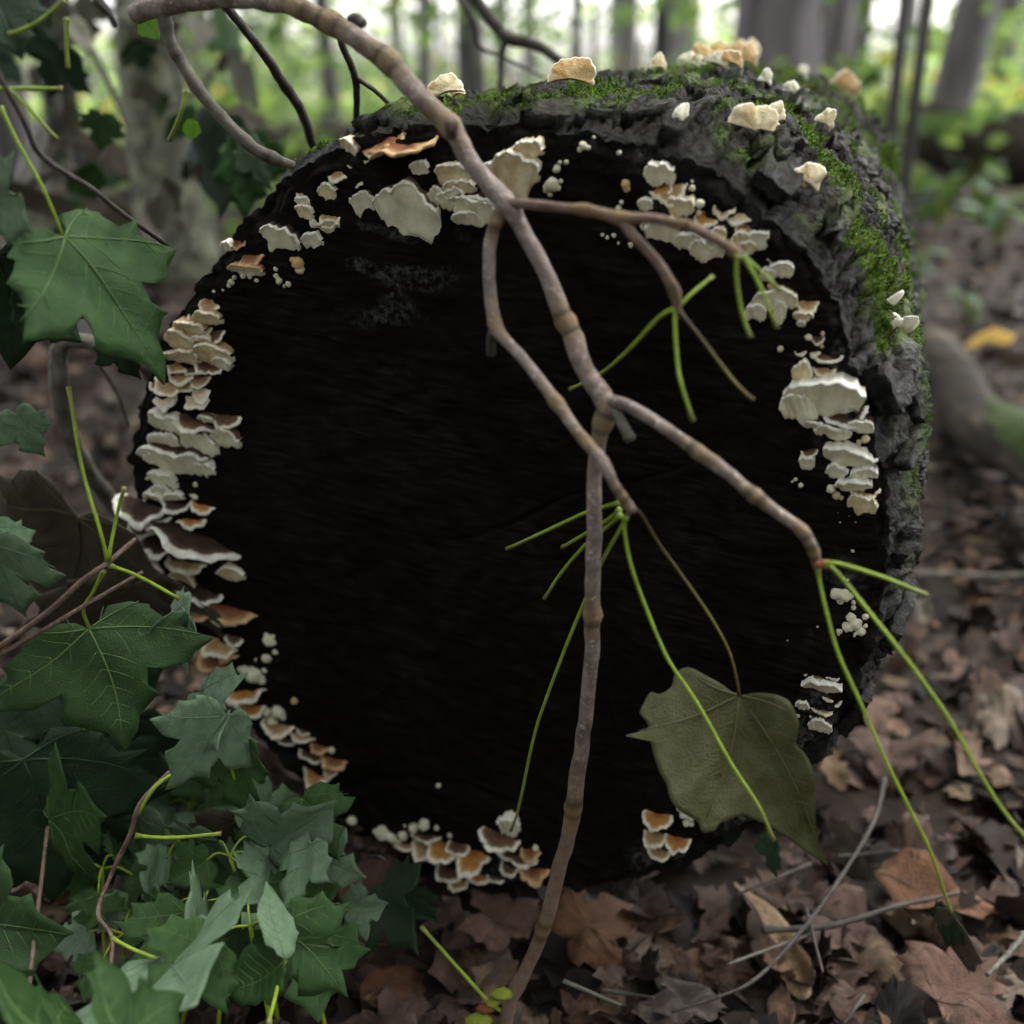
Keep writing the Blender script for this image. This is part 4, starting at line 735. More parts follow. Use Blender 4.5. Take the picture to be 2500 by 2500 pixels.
# ------------------------------------------------------------------ leaves
HALF = [(0.0, 0.0), (0.08, -0.08), (0.22, -0.13), (0.36, -0.13), (0.49, -0.08), (0.50, 0.02), (0.60, 0.05), (0.76, 0.10), (0.70, 0.20), (0.73, 0.31), (0.88, 0.42), (0.73, 0.46), (0.61, 0.53), (0.48, 0.53), (0.35, 0.51), (0.35, 0.60), (0.43, 0.71), (0.34, 0.76), (0.21, 0.84), (0.10, 0.95), (0.0, 1.10)]
OVAL = [(0.0, 0.0), (0.07, 0.03), (0.15, 0.10), (0.22, 0.2), (0.26, 0.32), (0.275, 0.42), (0.27, 0.53), (0.24, 0.65), (0.19, 0.76), (0.12, 0.87), (0.05, 0.95), (0.0, 1.04)]
OAK = [(0.0, 0.0), (0.05, 0.05), (0.10, 0.16), (0.2, 0.22), (0.13, 0.3), (0.16, 0.37), (0.30, 0.46), (0.19, 0.52), (0.2, 0.6), (0.32, 0.72), (0.2, 0.76), (0.14, 0.84), (0.14, 0.93), (0.0, 1.0)]
def sym(h, jit=0.0, seed=0):
    rs = np.random.default_rng(seed); rgt = np.array(h, float); lft = rgt[1:-1][::-1] * np.array([-1, 1])
    o = np.vstack([rgt, lft]); o[1:] += rs.normal(0, jit, (len(o) - 1, 2)) ; return o
def dense(o, n):
    p = np.vstack([o, o[:1]]); s = np.concatenate([[0], np.cumsum(np.linalg.norm(np.diff(p, axis=0), axis=1))])
    t = np.linspace(0, s[-1], n + 1)[:-1]; t = np.sort(np.unique(np.concatenate([t, s[:-1]])))
    return np.stack([np.interp(t, s, p[:, 0]), np.interp(t, s, p[:, 1])], -1)
def leaf_pair(name, outline, centre, size, bend, material, veinmat, veins, n=90, rings=7, thick=0.0006, vein_r=0.0011, sec_len=0.30):
    """bend(x, y) -> height, all in units of leaf length; returns the blade and its vein network"""
    o = dense(outline, n); c = np.array(centre); m = len(o); ks = np.linspace(0, 1, rings + 1)[1:] ** 0.9
    flat = np.vstack([[c]] + [c + k * (o - c) for k in ks])
    z = bend(flat[:, 0], flat[:, 1]); top = np.column_stack([flat, z]); bot = top - np.array([0, 0, thick / size])
    F = []
    for base, flip in ((0, False), (len(flat), True)):
        f = [(base, base + 1 + j, base + 1 + (j + 1) % m) for j in range(m)]
        for i in range(rings - 1): f += [(base + 1 + i * m + j, base + 1 + (i + 1) * m + j, base + 1 + (i + 1) * m + (j + 1) % m, base + 1 + i * m + (j + 1) % m) for j in range(m)]
        F += [q[::-1] for q in f] if flip else f
    e = 1 + (rings - 1) * m; F += [(e + j, e + len(flat) + j, e + len(flat) + (j + 1) % m, e + (j + 1) % m) for j in range(m)]
    V = np.vstack([top, bot]); blade = mesh(name, V * size, F, M[material], {"leafco": np.vstack([top * [1, 1, 0], bot * [1, 1, 0]])})
    if not veins: return blade, None
    VV, FF = [], []
    def vein(a, b, r0, r1):
        a, b = np.array(a, float), np.array(b, float); t = np.linspace(0, 1, 9)[:, None]; p = a + (b - a) * t
        perp = np.array([-(b - a)[1], (b - a)[0]]); p = p + perp * 0.05 * np.sin(t * math.pi)
        P3 = np.column_stack([p, bend(p[:, 0], p[:, 1]) + 0.0006]) * size
        v, f, _ = tube_geo(P3, np.linspace(r0, r1, 9), 5); k = sum(len(x) for x in VV); VV.append(v); FF.extend([tuple(i + k for i in q) for q in f])
    for (a, b, sec) in veins:
        vein(a, b, vein_r, vein_r * 0.35); a, b = np.array(a, float), np.array(b, float); d = b - a; L = np.linalg.norm(d); d = d / L; pr = np.array([-d[1], d[0]])
        for k in range(sec):
            t = 0.22 + 0.62 * k / max(1, sec - 1) if sec > 1 else 0.5; q = a + d * L * t; ln = L * sec_len * (1.1 - t)
            for s in (-1, 1): vein(q, q + (d * 0.75 + pr * s) * ln, vein_r * 0.45, vein_r * 0.2)
    return blade, mesh("veins", np.vstack(VV), FF, M[veinmat])
MAPLE_V = [((0, 0), (0, 1.0), 5), ((0, 0), (0.80, 0.33), 4), ((0, 0), (-0.80, 0.33), 4), ((0, 0), (0.42, -0.12), 2), ((0, 0), (-0.42, -0.12), 2)]
OVAL_V = [((0, 0), (0, 0.98), 6)]
def bends(seed, amt=1.0):
    rs = np.random.default_rng(seed); f, a, b, c, d = rs.uniform(0.0, 0.22), rs.uniform(-0.35, 0.12), rs.uniform(-0.25, 0.1), rs.uniform(2, 4), rs.uniform(0, 6)
    return lambda x, y: amt * (f * np.abs(x) + a * y * y + b * x * x + 0.035 * np.sin(c * 2 * x + d) * np.cos(c * y + d) + 0.02 * np.sin(9 * x + 7 * y + d))
LEAFM = {}
def leaf_mesh(kind, m, var):
    k = (kind, m, var)
    if k not in LEAFM:
        out = {"maple": HALF, "oval": OVAL, "oak": OAK}[kind]
        LEAFM[k] = leaf_pair("leaf", sym(out, 0.024, var), (0, 0.30 if kind == "maple" else 0.45), 0.1, bends(var + 11), m, {"leaf_pale": "leaf_pale", "leaf_dark": "leaf_dark", "leaf_dead": "vein_dark", "leaf_drab": "leaf_drab"}.get(m, "vein"), MAPLE_V if kind == "maple" else OVAL_V, 70, 5)
    return LEAFM[k]
def put_leaf(root, kind, m, var, base, tip, roll=0.0, pitch=0.0, width=1.0):
    base, tip = np.asarray(base), np.asarray(tip); y = tip - base; L = np.linalg.norm(y); y /= L
    n = nrm(CAM - base); n = nrm(n - y * (n @ y)); x = np.cross(y, n)
    mm = frame_mat(x, y, n, base - np.array(root.location)) @ Matrix.Rotation(roll, 4, 'Y') @ Matrix.Rotation(pitch, 4, 'X') @ Matrix.Diagonal((L / 0.1 * width, L / 0.1, L / 0.1, 1))
    a, b = leaf_mesh(kind, m, var); o = link("leaf", a, root, mm)
    if b: link("veins", b, o)
    return o

# the one olive leaf still on the branch, its own outline
OL = [(1805, 1698), (1786, 1688), (1760, 1668), (1730, 1651), (1684, 1629), (1651, 1644), (1642, 1675), (1614, 1693), (1592, 1688), (1575, 1715), (1566, 1737), (1577, 1752), (1585, 1772), (1560, 1782), (1531, 1789), (1558, 1796), (1587, 1801), (1595, 1825), (1603, 1853), (1612, 1880), (1626, 1905), (1633, 1935), (1651, 1963), (1675, 1980), (1697, 1996), (1707, 2018), (1735, 2016), (1748, 2000), (1775, 1990), (1805, 1986), (1832, 1998), (1861, 2010), (1900, 2036), (1935, 2064), (1965, 2086), (2000, 2110), (1988, 2080), (1977, 2045), (1974, 2005), (1974, 1960), (1973, 1900), (1968, 1866), (1955, 1836), (1934, 1811), (1938, 1785), (1941, 1757), (1932, 1728), (1919, 1707), (1900, 1697), (1876, 1691), (1850, 1690), (1830, 1692)]
def olive():
    b0 = on_face(1805, 1698, 0.08); s = pxm(b0); org = np.array([1805, 1698.])
    ol_ = np.vstack([OL, OL[:1]]).astype(float); ol_ = spline(ol_, len(OL) * 3)[:-1]
    ol = (ol_ - org) * [1, -1] / 400.0
    bend = lambda x, y: 0.26 * np.abs(x * 0.9 + y * 0.42) + 0.05 * np.sin(5 * x + 3 * y) - 0.10 * (x * x + y * y) + 0.012 * np.sin(19 * x - 13 * y)
    vs_ = [((0, 0), (0.44, -0.93), 5), ((0, 0), (-0.60, -0.20), 3), ((0, 0), (-0.22, -0.72), 4), ((0, 0), (0.27, -0.085), 2), ((0, 0), (-0.24, 0.10), 0)]
    a, b = leaf_pair("leaf", ol, (-0.05, -0.38), 400 * s, bend, "leaf_olive", "vein_olive", vs_, 200, 12, 0.0005, 0.0008, 0.2)
    n = nrm(CAM - b0); x = nrm(RT - n * n[0]); y = np.cross(n, x)
    o = link("leaf", a, BR, frame_mat(x, y, n, b0 - np.array(BR.location)) @ Matrix.Rotation(R(4), 4, 'X')); link("veins", b, o); o["label"] = "olive brown maple leaf hanging on its brown stalk"
olive()
put_leaf(BR, "maple", "leaf_dark", 3, on_face(1889, 2055, .118), on_face(1880, 2150, .125), R(60), 0, 0.8)["label"] = "torn dark leaf scrap at the end of a lime stalk"
put_leaf(BR, "oval", "leaf_dead", 4, on_face(2321, 2222, .105), on_face(2366, 2372, .10), R(62), 0, 1.2)["label"] = "withered folded leaf at the end of a lime stalk"
put_leaf(BR, "maple", "leaf_dark", 5, on_face(2318, 2230, .10), on_face(2290, 2310, .10), R(35), 0, 0.6)["label"] = "black withered leaf scrap at the end of a lime stalk"

# leafy maple shoots beside the log
def shoot(label, loc, stems, stalks, leaves):
    root = thing("maple_shoot", label, "shoot", loc)
    nf = lambda y: max(0.0, y - 1650) * 0.00027 + (0.085 if y < 1650 else 0.085 * max(0.0, 1 - (y - 1650) / 500))
    stems = [([(x, y, o + nf(y), w) for x, y, o, w in pts], m) for pts, m in stems]; stalks = [[(x, y, o + nf(y)) for x, y, o in p] for p in stalks]; leaves = [(k, m, bx, by, tx, ty, ob + nf(by), ot + nf(ty), r, w) for k, m, bx, by, tx, ty, ob, ot, r, w in leaves]
    for (pts, m) in stems: add_twig(root, "stem", pts, m, seg=8)
    for p in stalks: add_petiole(root, "leaf_stalk", p, 4.6, 0.0)
    for i, (kind, m, bx, by, tx, ty, ob, ot, roll, w) in enumerate(leaves):
        put_leaf(root, kind, m, i % 5, on_face(bx, by, ob), on_face(tx, ty, ot), R(roll), 0, w)
    return root
shoot("shoot with one large green maple leaf hanging at the upper left of the log", on_face(154, 580, 0.03),
  [([(-20, 150, .06, 9), (60, 300, .05, 8), (103, 382, .04, 8), (230, 465, .02, 7), (290, 515, .0, 7), (410, 600, -.04, 6)], "twig_dark"), ([(222, -10, .05, 9), (262, 30, .04, 10), (284, 62, .03, 9)], "twig_dark")],
  [[(0, 260, .04), (50, 360, .04), (110, 470, .04), (154, 580, .035)], [(0, 195, .05), (50, 245, .04), (140, 340, .03)], [(25, 84, .03), (90, 55, .03), (158, 0, .03)], [(163, 45, .02), (162, 100, .02), (166, 165, .02)], [(-5, 217, .03), (70, 216, .03), (150, 216, .03)], [(455, 220, .0), (440, 280, .0), (415, 340, -.02)]],
  [("maple", "leaf_green", 154, 585, 400, 875, .035, .03, -38, 0.82), ("maple", "leaf_pale", -60, 470, 85, 560, .05, .05, 30, 0.9), ("maple", "leaf_dark", 60, 20, 130, 150, -.3, -.3, 40, .8), ("maple", "leaf_dark", -10, -10, 60, 130, -.25, -.25, -30, .9), ("maple", "leaf_green", 250, 280, 246, 365, -.35, -.35, 20, .8), ("oval", "leaf_far", 345, 45, 385, 92, -.1, -.1, 0, 1.9), ("maple", "leaf_dark", 535, 300, 550, 520, -.4, -.4, 45, .75), ("maple", "leaf_green", 600, 340, 590, 520, -.4, -.4, -40, .75), ("maple", "leaf_pale", 610, 350, 650, 470, -.3, -.3, 40, 0.6), ("oval", "leaf_far", 470, 290, 466, 345, -.2, -.2, 20, 1.5), ("maple", "leaf_dark", 150, 120, 110, 230, -.35, -.35, 25, 0.9), ("maple", "leaf_dark", -10, 620, 30, 860, .02, .0, 20, 1.0), ("maple", "leaf_dark", 60, 700, 180, 830, .0, -.02, -30, .8), ("maple", "leaf_dark", 280, 820, 330, 930, -.03, -.03, 30, .7)])
shoot("low maple shoot with a flat green leaf in front of the lower left rim", on_face(219, 1536, 0.06),
  [([(-20, 1592, .1, 8), (110, 1500, .09, 8), (200, 1420, .08, 8), (265, 1372, .07, 7), (331, 1317, .05, 7)], "twig_low"), ([(-20, 1612, .1, 6), (120, 1530, .09, 6), (230, 1465, .07, 6), (349, 1396, .05, 5)], "twig_low")],
  [[(264, 1368, .07), (240, 1280, .07), (200, 1140, .06), (168, 944, .05)], [(264, 1365, .07), (285, 1260, .06), (303, 1191, .06)], [(268, 1380, .07), (340, 1408, .06), (438, 1462, .05)], [(252, 1395, .07), (225, 1450, .07), (203, 1488, .065), (219, 1536, .06)]],
  [("maple", "leaf_green", 219, 1536, 292, 1800, .06, .07, 10, 1.12), ("maple", "leaf_pale", 462, 1505, 400, 1590, .02, .02, 55, 0.9), ("oval", "leaf_pale", 420, 1490, 400, 1580, .03, .03, -40, 1.8), ("maple", "leaf_pale", 40, 1010, 95, 1120, .05, .05, 30, .8), ("maple", "leaf_pale", -40, 1320, 55, 1490, .08, .06, 40, .7), ("maple", "leaf_pale", -10, 1290, 70, 1400, .06, .06, -30, .7), ("maple", "leaf_dead", 190, 1260, 150, 1480, -.05, -.08, 30, .8), ("maple", "leaf_dead", 330, 1420, 360, 1600, -.06, -.1, 20, .8), ("maple", "leaf_dark", 300, 1580, 380, 1700, -.02, -.03, -20, .9)])
shoot("drooping pale green maple shoot under the lower left rim", on_face(578, 1758, 0.04),
  [([(415, 1885, .05, 6), (345, 1960, .06, 7), (316, 2040, .06, 7), (270, 2140, .06, 6), (240, 2230, .06, 6), (275, 2300, .06, 5), (250, 2480, .06, 5)], "twig_low"), ([(100, 1700, .0, 6), (120, 1830, .0, 6), (150, 1950, .0, 6)], "twig_grey")],
  [[(545, 1748, .04), (560, 1850, .03), (590, 1960, .02)], [(275, 2292, .06), (330, 2320, .06), (396, 2345, .06)], [(694, 2345, .03), (680, 2400, .03), (655, 2500, .03)], [(330, 2040, .06), (420, 2045, .05), (540, 2035, .04)], [(435, 1882, .05), (380, 1920, .06), (335, 1990, .06)]],
  [("maple", "leaf_pale", 545, 1745, 430, 1920, .045, .06, -25, 0.85), ("maple", "leaf_pale", 490, 1690, 545, 1830, .03, .05, 40, 0.75), ("maple", "leaf_green", 560, 1800, 620, 1990, .03, .02, 40, 0.65), ("maple", "leaf_pale", 661, 2066, 800, 1990, .02, .02, 25, 0.9), ("maple", "leaf_green", 740, 1950, 820, 2090, .0, .0, 15, 0.8), ("oval", "leaf_pale", 694, 2345, 664, 2150, .04, .06, 30, 0.9), ("oval", "leaf_green", 694, 2345, 560, 2420, .04, .03, 10, 1.4), ("maple", "leaf_pale", 396, 2345, 478, 2465, .06, .06, 0, 1.0), ("maple", "leaf_pale", 480, 2300, 540, 2230, .04, .02, 30, 1.0), ("maple", "leaf_dead", 590, 2000, 610, 2200, .0, -.03, 25, .8), ("maple", "leaf_green", 720, 2180, 800, 2290, .0, -.02, 30, .9), ("maple", "leaf_pale", 760, 2060, 700, 2220, .02, .02, 35, .6)])
rs = np.random.default_rng(44)
def seedling(px, py, off, n, k):
    off = off + 0.03 + max(0.0, py - 1650) * 0.00027; top = on_face(px, py, off); g = np.array([top[0] + rs.uniform(-.02, .02), top[1] + rs.uniform(-.01, .03), -0.05])
    root = thing("maple_seedling", "small pale green maple seedling, one of many crowded beside the lower left of the log", "seedling", g, "crowded maple seedlings")
    P = spline(np.array([g, (g + top) / 2 + rs.normal(0, .006, 3), top]), 14) - g; V, F, L = tube_geo(P, np.linspace(.0016, .0011, 14), 6); link("stem", mesh("stem", V, F, M["petiole"], {"along": np.full(len(V), 0.5)}), root)
    for q in range(n):
        a = 6.28 * q / n + rs.uniform(-.5, .5); l = rs.uniform(0.012, 0.03); b = top + np.array([math.cos(a), math.sin(a) * 0.8, rs.uniform(-.4, .3)]) * l
        V, F, L = tube_geo(spline(np.array([top, (top + b) / 2 + [0, 0, .004], b]), 7) - g, np.full(7, .0007), 5); link("leaf_stalk", mesh("leaf_stalk", V, F, M["petiole"], {"along": np.full(len(V), 0.5)}), root)
        z = rs.uniform(0.022, 0.052); t = b + nrm([math.cos(a), math.sin(a) - 0.4, rs.uniform(-.9, .1)]) * z
        put_leaf(root, "maple", rs.choice(["leaf_pale", "leaf_pale", "leaf_pale", "leaf_green", "leaf_green"]), int(rs.integers(0, 5)), b, t, rs.uniform(-.5, .5), 0, rs.uniform(.75, 1.0))
for k, (x, y) in enumerate([(330, 1990), (440, 2060), (560, 2090), (660, 2150), (720, 2080), (250, 2120), (380, 2170), (500, 2200), (610, 2260), (740, 2230), (300, 2280), (440, 2330), (200, 1900), (330, 1860), (460, 1960)]):
    seedling(x, y, rs.uniform(-.05, .02), int(rs.integers(3, 6)), k)
shoot("deep green maple leaves crowding the lower left corner", on_face(116, 2019, 0.06),
  [([(60, 2500, .08, 6), (90, 2250, .07, 6), (116, 2019, .06, 5)], "twig_low")], [],
  [("maple", "leaf_dark", 60, 1850, 120, 2190, .06, .04, 10, 1.0), ("maple", "leaf_green", 120, 2000, 265, 1985, .05, .05, 20, 1.0), ("maple", "leaf_dark", 150, 1900, 250, 2140, .02, .0, -20, 1.1), ("maple", "leaf_green", -60, 2260, 108, 2290, .08, .08, 15, .8), ("maple", "leaf_green", -40, 2420, 80, 2370, .08, .08, 15, .8), ("maple", "leaf_green", 130, 2560, 200, 2420, .09, .08, 20, .9), ("maple", "leaf_green", 300, 2560, 420, 2450, .08, .07, 10, 1.0), ("maple", "leaf_green", -20, 2520, 90, 2440, .1, .09, -10, .9), ("maple", "leaf_dark", 100, 1680, 160, 1880, -.02, -.04, 20, .9), ("maple", "leaf_dark", -30, 1700, 60, 1960, .04, .03, -20, .9), ("maple", "leaf_dark", 320, 1740, 280, 1900, -.05, -.07, 20, .9)])
shoot("dark green drooping leaf tucked under the bottom of the log", on_face(945, 2100, 0.0), [([(900, 2090, -.02, 4), (925, 2090, -.01, 4), (945, 2103, .0, 3)], "twig_dark")], [],
  [("maple", "leaf_dark", 935, 2165, 985, 2300, -.07, -.06, 40, .7), ("maple", "leaf_dark", 975, 2170, 1060, 2260, -.08, -.08, -40, .6)])
GB_ = thing("bent_branch", "grey bent branch looping down beside the left edge of the log", "branch", on_face(144, 916, -0.04))
add_twig(GB_, "stem", [(375, 935, -.08, 14), (354, 898, -.07, 18), (310, 865, -.06, 20), (261, 848, -.05, 20), (200, 832, -.045, 20), (150, 842, -.04, 22), (144, 916, -.04, 24), (158, 1024, -.05, 24), (196, 1117, -.06, 23), (261, 1210, -.08, 22), (330, 1300, -.1, 20)], "twig_grey", seg=12)
add_twig(GB_, "twig", [(235, 880, -.045, 5), (285, 960, -.05, 5), (315, 1040, -.05, 4)], "twig_dark", seg=8)
TB = thing("thin_branch", "thin dark branch forking behind the crest of the log", "branch", on_face(1230, 90, -0.5))
add_twig(TB, "stem", [(1150, -20, -.5, 15), (1210, 61, -.5, 16), (1240, 92, -.5, 18), (1312, 112, -.5, 14), (1382, 158, -.5, 13), (1440, 185, -.5, 11)], "twig_dark")
add_twig(TB, "stub", [(1234, 95, -.5, 10), (1226, 140, -.5, 8), (1222, 215, -.5, 7)], "twig_dark", seg=8)
add_twig(TB, "twig", [(1115, -10, -.5, 7), (1159, 61, -.5, 7), (1168, 112, -.5, 6), (1230, 140, -.5, 4), (1330, 190, -.5, 3)], "twig_dark", seg=8)

# ------------------------------------------------------------------ fallen leaves and sticks on the ground
def leafm2(name, c1, c2):
    m, N, L, b = mat(name, 0.6, 0.3); M[name] = m
    co = attrv(N, "leafco"); n = noise(N, L, co, 7, 5, 0.6); n2 = noise(N, L, co, 45, 4, 0.6)
    c = mixc(N, L, ramp(N, L, n, [(0.38, 0.0), (0.62, 1.0)]), c1, c2)
    L.new(mixc(N, L, ramp(N, L, n2, [(0.6, 0.0), (0.75, 0.5)]), c, (0.05, 0.035, 0.028)), b.inputs["Base Color"]); bump(N, L, b, n2, 0.5, 0.02)
leafm2("fallen_pink", (0.11, 0.06, 0.047), (0.16, 0.092, 0.07)); leafm2("fallen_rust", (0.10, 0.044, 0.021), (0.15, 0.07, 0.033)); leafm2("fallen_tan", (0.19, 0.125, 0.07), (0.27, 0.185, 0.105)); leafm2("fallen_yellow", (0.5, 0.3, 0.04), (0.6, 0.4, 0.08)); leafm2("fallen_grey", (0.07, 0.054, 0.05), (0.11, 0.087, 0.078))
def gz(x, y): return float(ground_h(np.array([float(x)]), np.array([float(y)]))[0])
_lv = {}
def fallen(kind, m, var):
    k = (kind, m, var)
    if k not in _lv:
        out = {"maple": HALF, "oval": OVAL, "oak": OAK}[kind]
        _lv[k] = leaf_pair("fallen_leaf", sym(out, 0.02, var + 50), (0, 0.30 if kind == "maple" else 0.45), 0.1, bends(var + 70, 3.4), m, "vein_dark", MAPLE_V[:3] if kind == "maple" else OVAL_V, 46, 3, vein_r=0.0008)
    return _lv[k]
for i, (label, kind, m, px, py, size, rot, tx, ty, z) in enumerate([
  ("large pinkish brown leaf lying flat in the lower right corner", "maple", "fallen_pink", 2290, 2440, 0.075, -60, 8, 10, .03),
  ("broad rusty orange leaf on the ground beside the lime stalk with withered tip", "oval", "fallen_rust", 2130, 2150, 0.125, -100, 6, 5, .03),
  ("tan curled leaf standing up behind the thin grey stick", "oval", "fallen_tan", 1915, 2330, 0.06, 0, 55, 25, .02),
  ("second tan leaf standing below the curled tan leaf", "oval", "fallen_tan", 1960, 2440, 0.055, 10, 50, -20, .015),
  ("bright yellow leaf lying on the litter right of the log", "oval", "fallen_yellow", 2360, 845, 0.17, -80, 12, 5, .05),
  ("pinkish leaf right under the bottom bracket row", "maple", "fallen_pink", 1240, 2290, 0.06, 30, 30, 10, .02),
  ("reddish torn leaf just right of the bare stem on the ground", "maple", "fallen_rust", 1390, 2290, 0.07, -70, 35, 20, .02),
  ("grey pink leaf at the very bottom beside the grey stick", "maple", "fallen_grey", 1690, 2480, 0.05, 10, 20, 10, .03),
  ("pale tan forked leaf on the ground below the right rim", "oak", "fallen_tan", 2060, 1930, 0.07, 15, 30, -10, .02),
  ("brown pink leaf near the dark drooping green leaf", "maple", "fallen_pink", 870, 2200, 0.06, -40, 30, 15, .02),
  ("rust leaf at the bottom edge below the seedlings", "oval", "fallen_rust", 880, 2440, 0.07, -60, 20, 20, .02),
  ("salmon leaf seen through the bent grey branch", "maple", "fallen_pink", 70, 880, 0.12, -30, 25, 15, .04)]):
    size *= 0.72; z -= 0.045; t = thing("fallen_leaf", label, "leaf", on_z(px, py, z)); a, b = fallen(kind, m, i % 4); o = link("blade", a, t); link("veins", b, o)
    o.matrix_local = Matrix.Rotation(R(rot), 4, 'Z') @ Matrix.Rotation(R(tx), 4, 'X') @ Matrix.Rotation(R(ty), 4, 'Y') @ Matrix.Diagonal((size / 0.1,) * 3 + (1,))
lr = np.random.default_rng(12)
def under_log(x, y):
    u, v, t = lp((x, y, 0.0)); return abs(u) < 0.16 and 0.02 < t < LEN
cnt = 0; tries = 0
while cnt < 290 and tries < 6000:
    tries += 1
    px, py = lr.uniform(-60, 2560), 2560 - lr.random() ** 1.35 * 1900
    z = lr.uniform(0.0, 0.016); p = on_z(px, py, z - 0.045)
    u, v, t = lp(on_face(px, py)) 
    if math.hypot(u, v) < rim(math.atan2(v, u)) * 0.98 or under_log(p[0], p[1]) or p[1] > 3.2: continue
    if px < 330 and py < 1700 and lr.random() < 0.4: continue
    k = ["maple", "oval", "oak", "maple", "oval"][cnt % 5]; a, b = fallen(k, "litter", cnt % 7); s = lr.uniform(0.022, 0.052) / 0.1
    o = link("fallen_leaf", a, GROUND)
    o.matrix_local = Matrix.Translation(Vector((p[0], p[1], z + gz(p[0], p[1]) + 0.006))) @ Matrix.Rotation(lr.uniform(0, 6.28), 4, 'Z') @ Matrix.Rotation(lr.normal(0, 0.38), 4, 'X') @ Matrix.Rotation(lr.normal(0, 0.38), 4, 'Y') @ Matrix.Diagonal((s * lr.uniform(0.7, 1.1), s, s, 1))
    cnt += 1
def litter_mass():
    n = 21000; yy = 0.28 + lr.random(n) ** 2.1 * 11; xx = (lr.random(n) - 0.5) * 2 * (0.5 + yy * 0.62)
    outs = [dense(sym(h), 16) for h in (HALF, OVAL, OAK)]; VV, FF, TT, CO, base = [], [], [], [], 0
    zz = ground_h(xx, yy)
    for i in range(n):
        o = outs[i % 3]; m = len(o); s = lr.uniform(0.012, 0.042) * (1 + 0.12 * yy[i]); c = np.array([0, 0.4])
        fl = np.vstack([[c], c + 0.55 * (o - c), o]); zc = lr.uniform(-0.5, 0.5) * fl[:, 0] ** 2 + lr.uniform(-0.5, 0.3) * (fl[:, 1] - 0.4) ** 2 + lr.uniform(-0.2, 0.3) * np.abs(fl[:, 0])
        P = np.column_stack([fl[:, 0], fl[:, 1] - 0.4, zc]) * s
        Rm = np.array(Matrix.Rotation(lr.uniform(0, 6.28), 3, 'Z') @ Matrix.Rotation(lr.normal(0, 0.5), 3, 'X') @ Matrix.Rotation(lr.normal(0, 0.5), 3, 'Y'))
        VV.append(P @ Rm.T + [xx[i], yy[i], zz[i] + lr.uniform(-0.004, 0.014)]); CO.append(np.column_stack([fl, fl[:, 0] * 0 + i * 0.37])); TT.append(np.full(len(fl), lr.random()))
        FF += [(base, base + 1 + j, base + 1 + (j + 1) % m) for j in range(m)] + [(base + 1 + j, base + 1 + m + j, base + 1 + m + (j + 1) % m, base + 1 + (j + 1) % m) for j in range(m)]
        base += len(fl)
    o = link("leaf_litter", mesh("leaf_litter", np.vstack(VV), FF, M["litter_mass"], {"tone": np.concatenate(TT), "leafco": np.vstack(CO)}))
    tag(o, "brown leaf litter covering the forest floor", "leaf litter", None, "stuff")
litter_mass()
def stick(label, pts, r, m, name="stick"):
    P = np.array([on_z(x, y, z - 0.035) for x, y, z in pts]); t = thing(name, label, "stick", P[0]); S = spline(P, 60)
    V, F, L = tube_geo(S, np.linspace(r, r * 0.6, 60) * (1 + 0.15 * np.sin(np.linspace(0, 40, 60))), 8, 0.15)
    z = np.zeros(len(V)); link("stem", mesh("stem", V - P[0], F, M[m], {"node": z, "ring": z}), t)
stick("thin grey stick curving across the litter at lower right", [(2160, 1900, .06), (2135, 2000, .06), (2056, 2136, .06), (1954, 2275, .055), (1842, 2392, .05), (1735, 2440, .045), (1640, 2470, .04)], 0.0017, "twig_dark")
stick("dark straight stick lying behind the thin grey one", [(1860, 2270, .03), (2020, 2262, .035), (2180, 2215, .04), (2340, 2180, .04)], 0.0026, "twig_dark")
stick("pale fine stick near the right edge of the litter", [(2500, 2280, .04), (2460, 2330, .04), (2410, 2380, .04)], 0.0025, "twig_grey")
stick("straight grey stick on the ground just behind the right rim", [(2230, 1400, .03), (2330, 1402, .03), (2440, 1406, .03), (2530, 1400, .03)], 0.004, "twig_grey")
for k in range(14):
    px, py = lr.uniform(1250, 2480), lr.uniform(1750, 2490); a = lr.uniform(0, 3.14); l = lr.uniform(60, 160)
    if math.hypot(*lp(on_face(px, py))[:2]) < rim(math.atan2(lp(on_face(px, py))[1], lp(on_face(px, py))[0])) * 1.1: continue
    P = [on_z(px + s * l * math.cos(a), py + s * l * math.sin(a) * 0.6, -0.01 + lr.uniform(0, .015)) for s in (-1, 0, 1)]
    V, F, L = tube_geo(spline(np.array(P), 16), np.linspace(.0016, .001, 16), 6, 0.1); z = np.zeros(len(V))
    link("litter_twig", mesh("litter_twig", V, F, M[lr.choice(["twig_dark", "twig_grey"])], {"node": z, "ring": z}), GROUND)

# ------------------------------------------------------------------ the wood behind
def quads(P, size, tone, rng, droop=0.5):
    n = len(P); a = rng.normal(size=(n, 3)); a[:, 2] *= droop; a /= np.linalg.norm(a, axis=1)[:, None]; b = np.cross(a, rng.normal(size=(n, 3))); b /= np.linalg.norm(b, axis=1)[:, None]
    s = (size * rng.uniform(0.6, 1.3, n))[:, None]
    V = np.concatenate([P - a * s, P + b * s * 0.55 - a * s * 0.1, P + a * s, P - b * s * 0.55 - a * s * 0.1 + np.array([0, 0, 0.12]) * s]); I = np.arange(n)
    return V, np.stack([I, I + n, I + 2 * n, I + 3 * n], -1), np.tile(tone, 4)
br = np.random.default_rng(21)
def crown_mesh(seed):
    r = np.random.default_rng(seed); cl = r.normal(0, 1, (26, 3)) * [1.5, 1.5, 1.0]; P = np.vstack([c + r.normal(0, 0.42, (24, 3)) for c in cl]); V, F, T = quads(P, np.full(len(P), 0.16), r.uniform(0.1, 0.8, len(P)), r)
    return mesh("crown", V, F, M["far_foliage"], {"tone": T}, smooth=False)
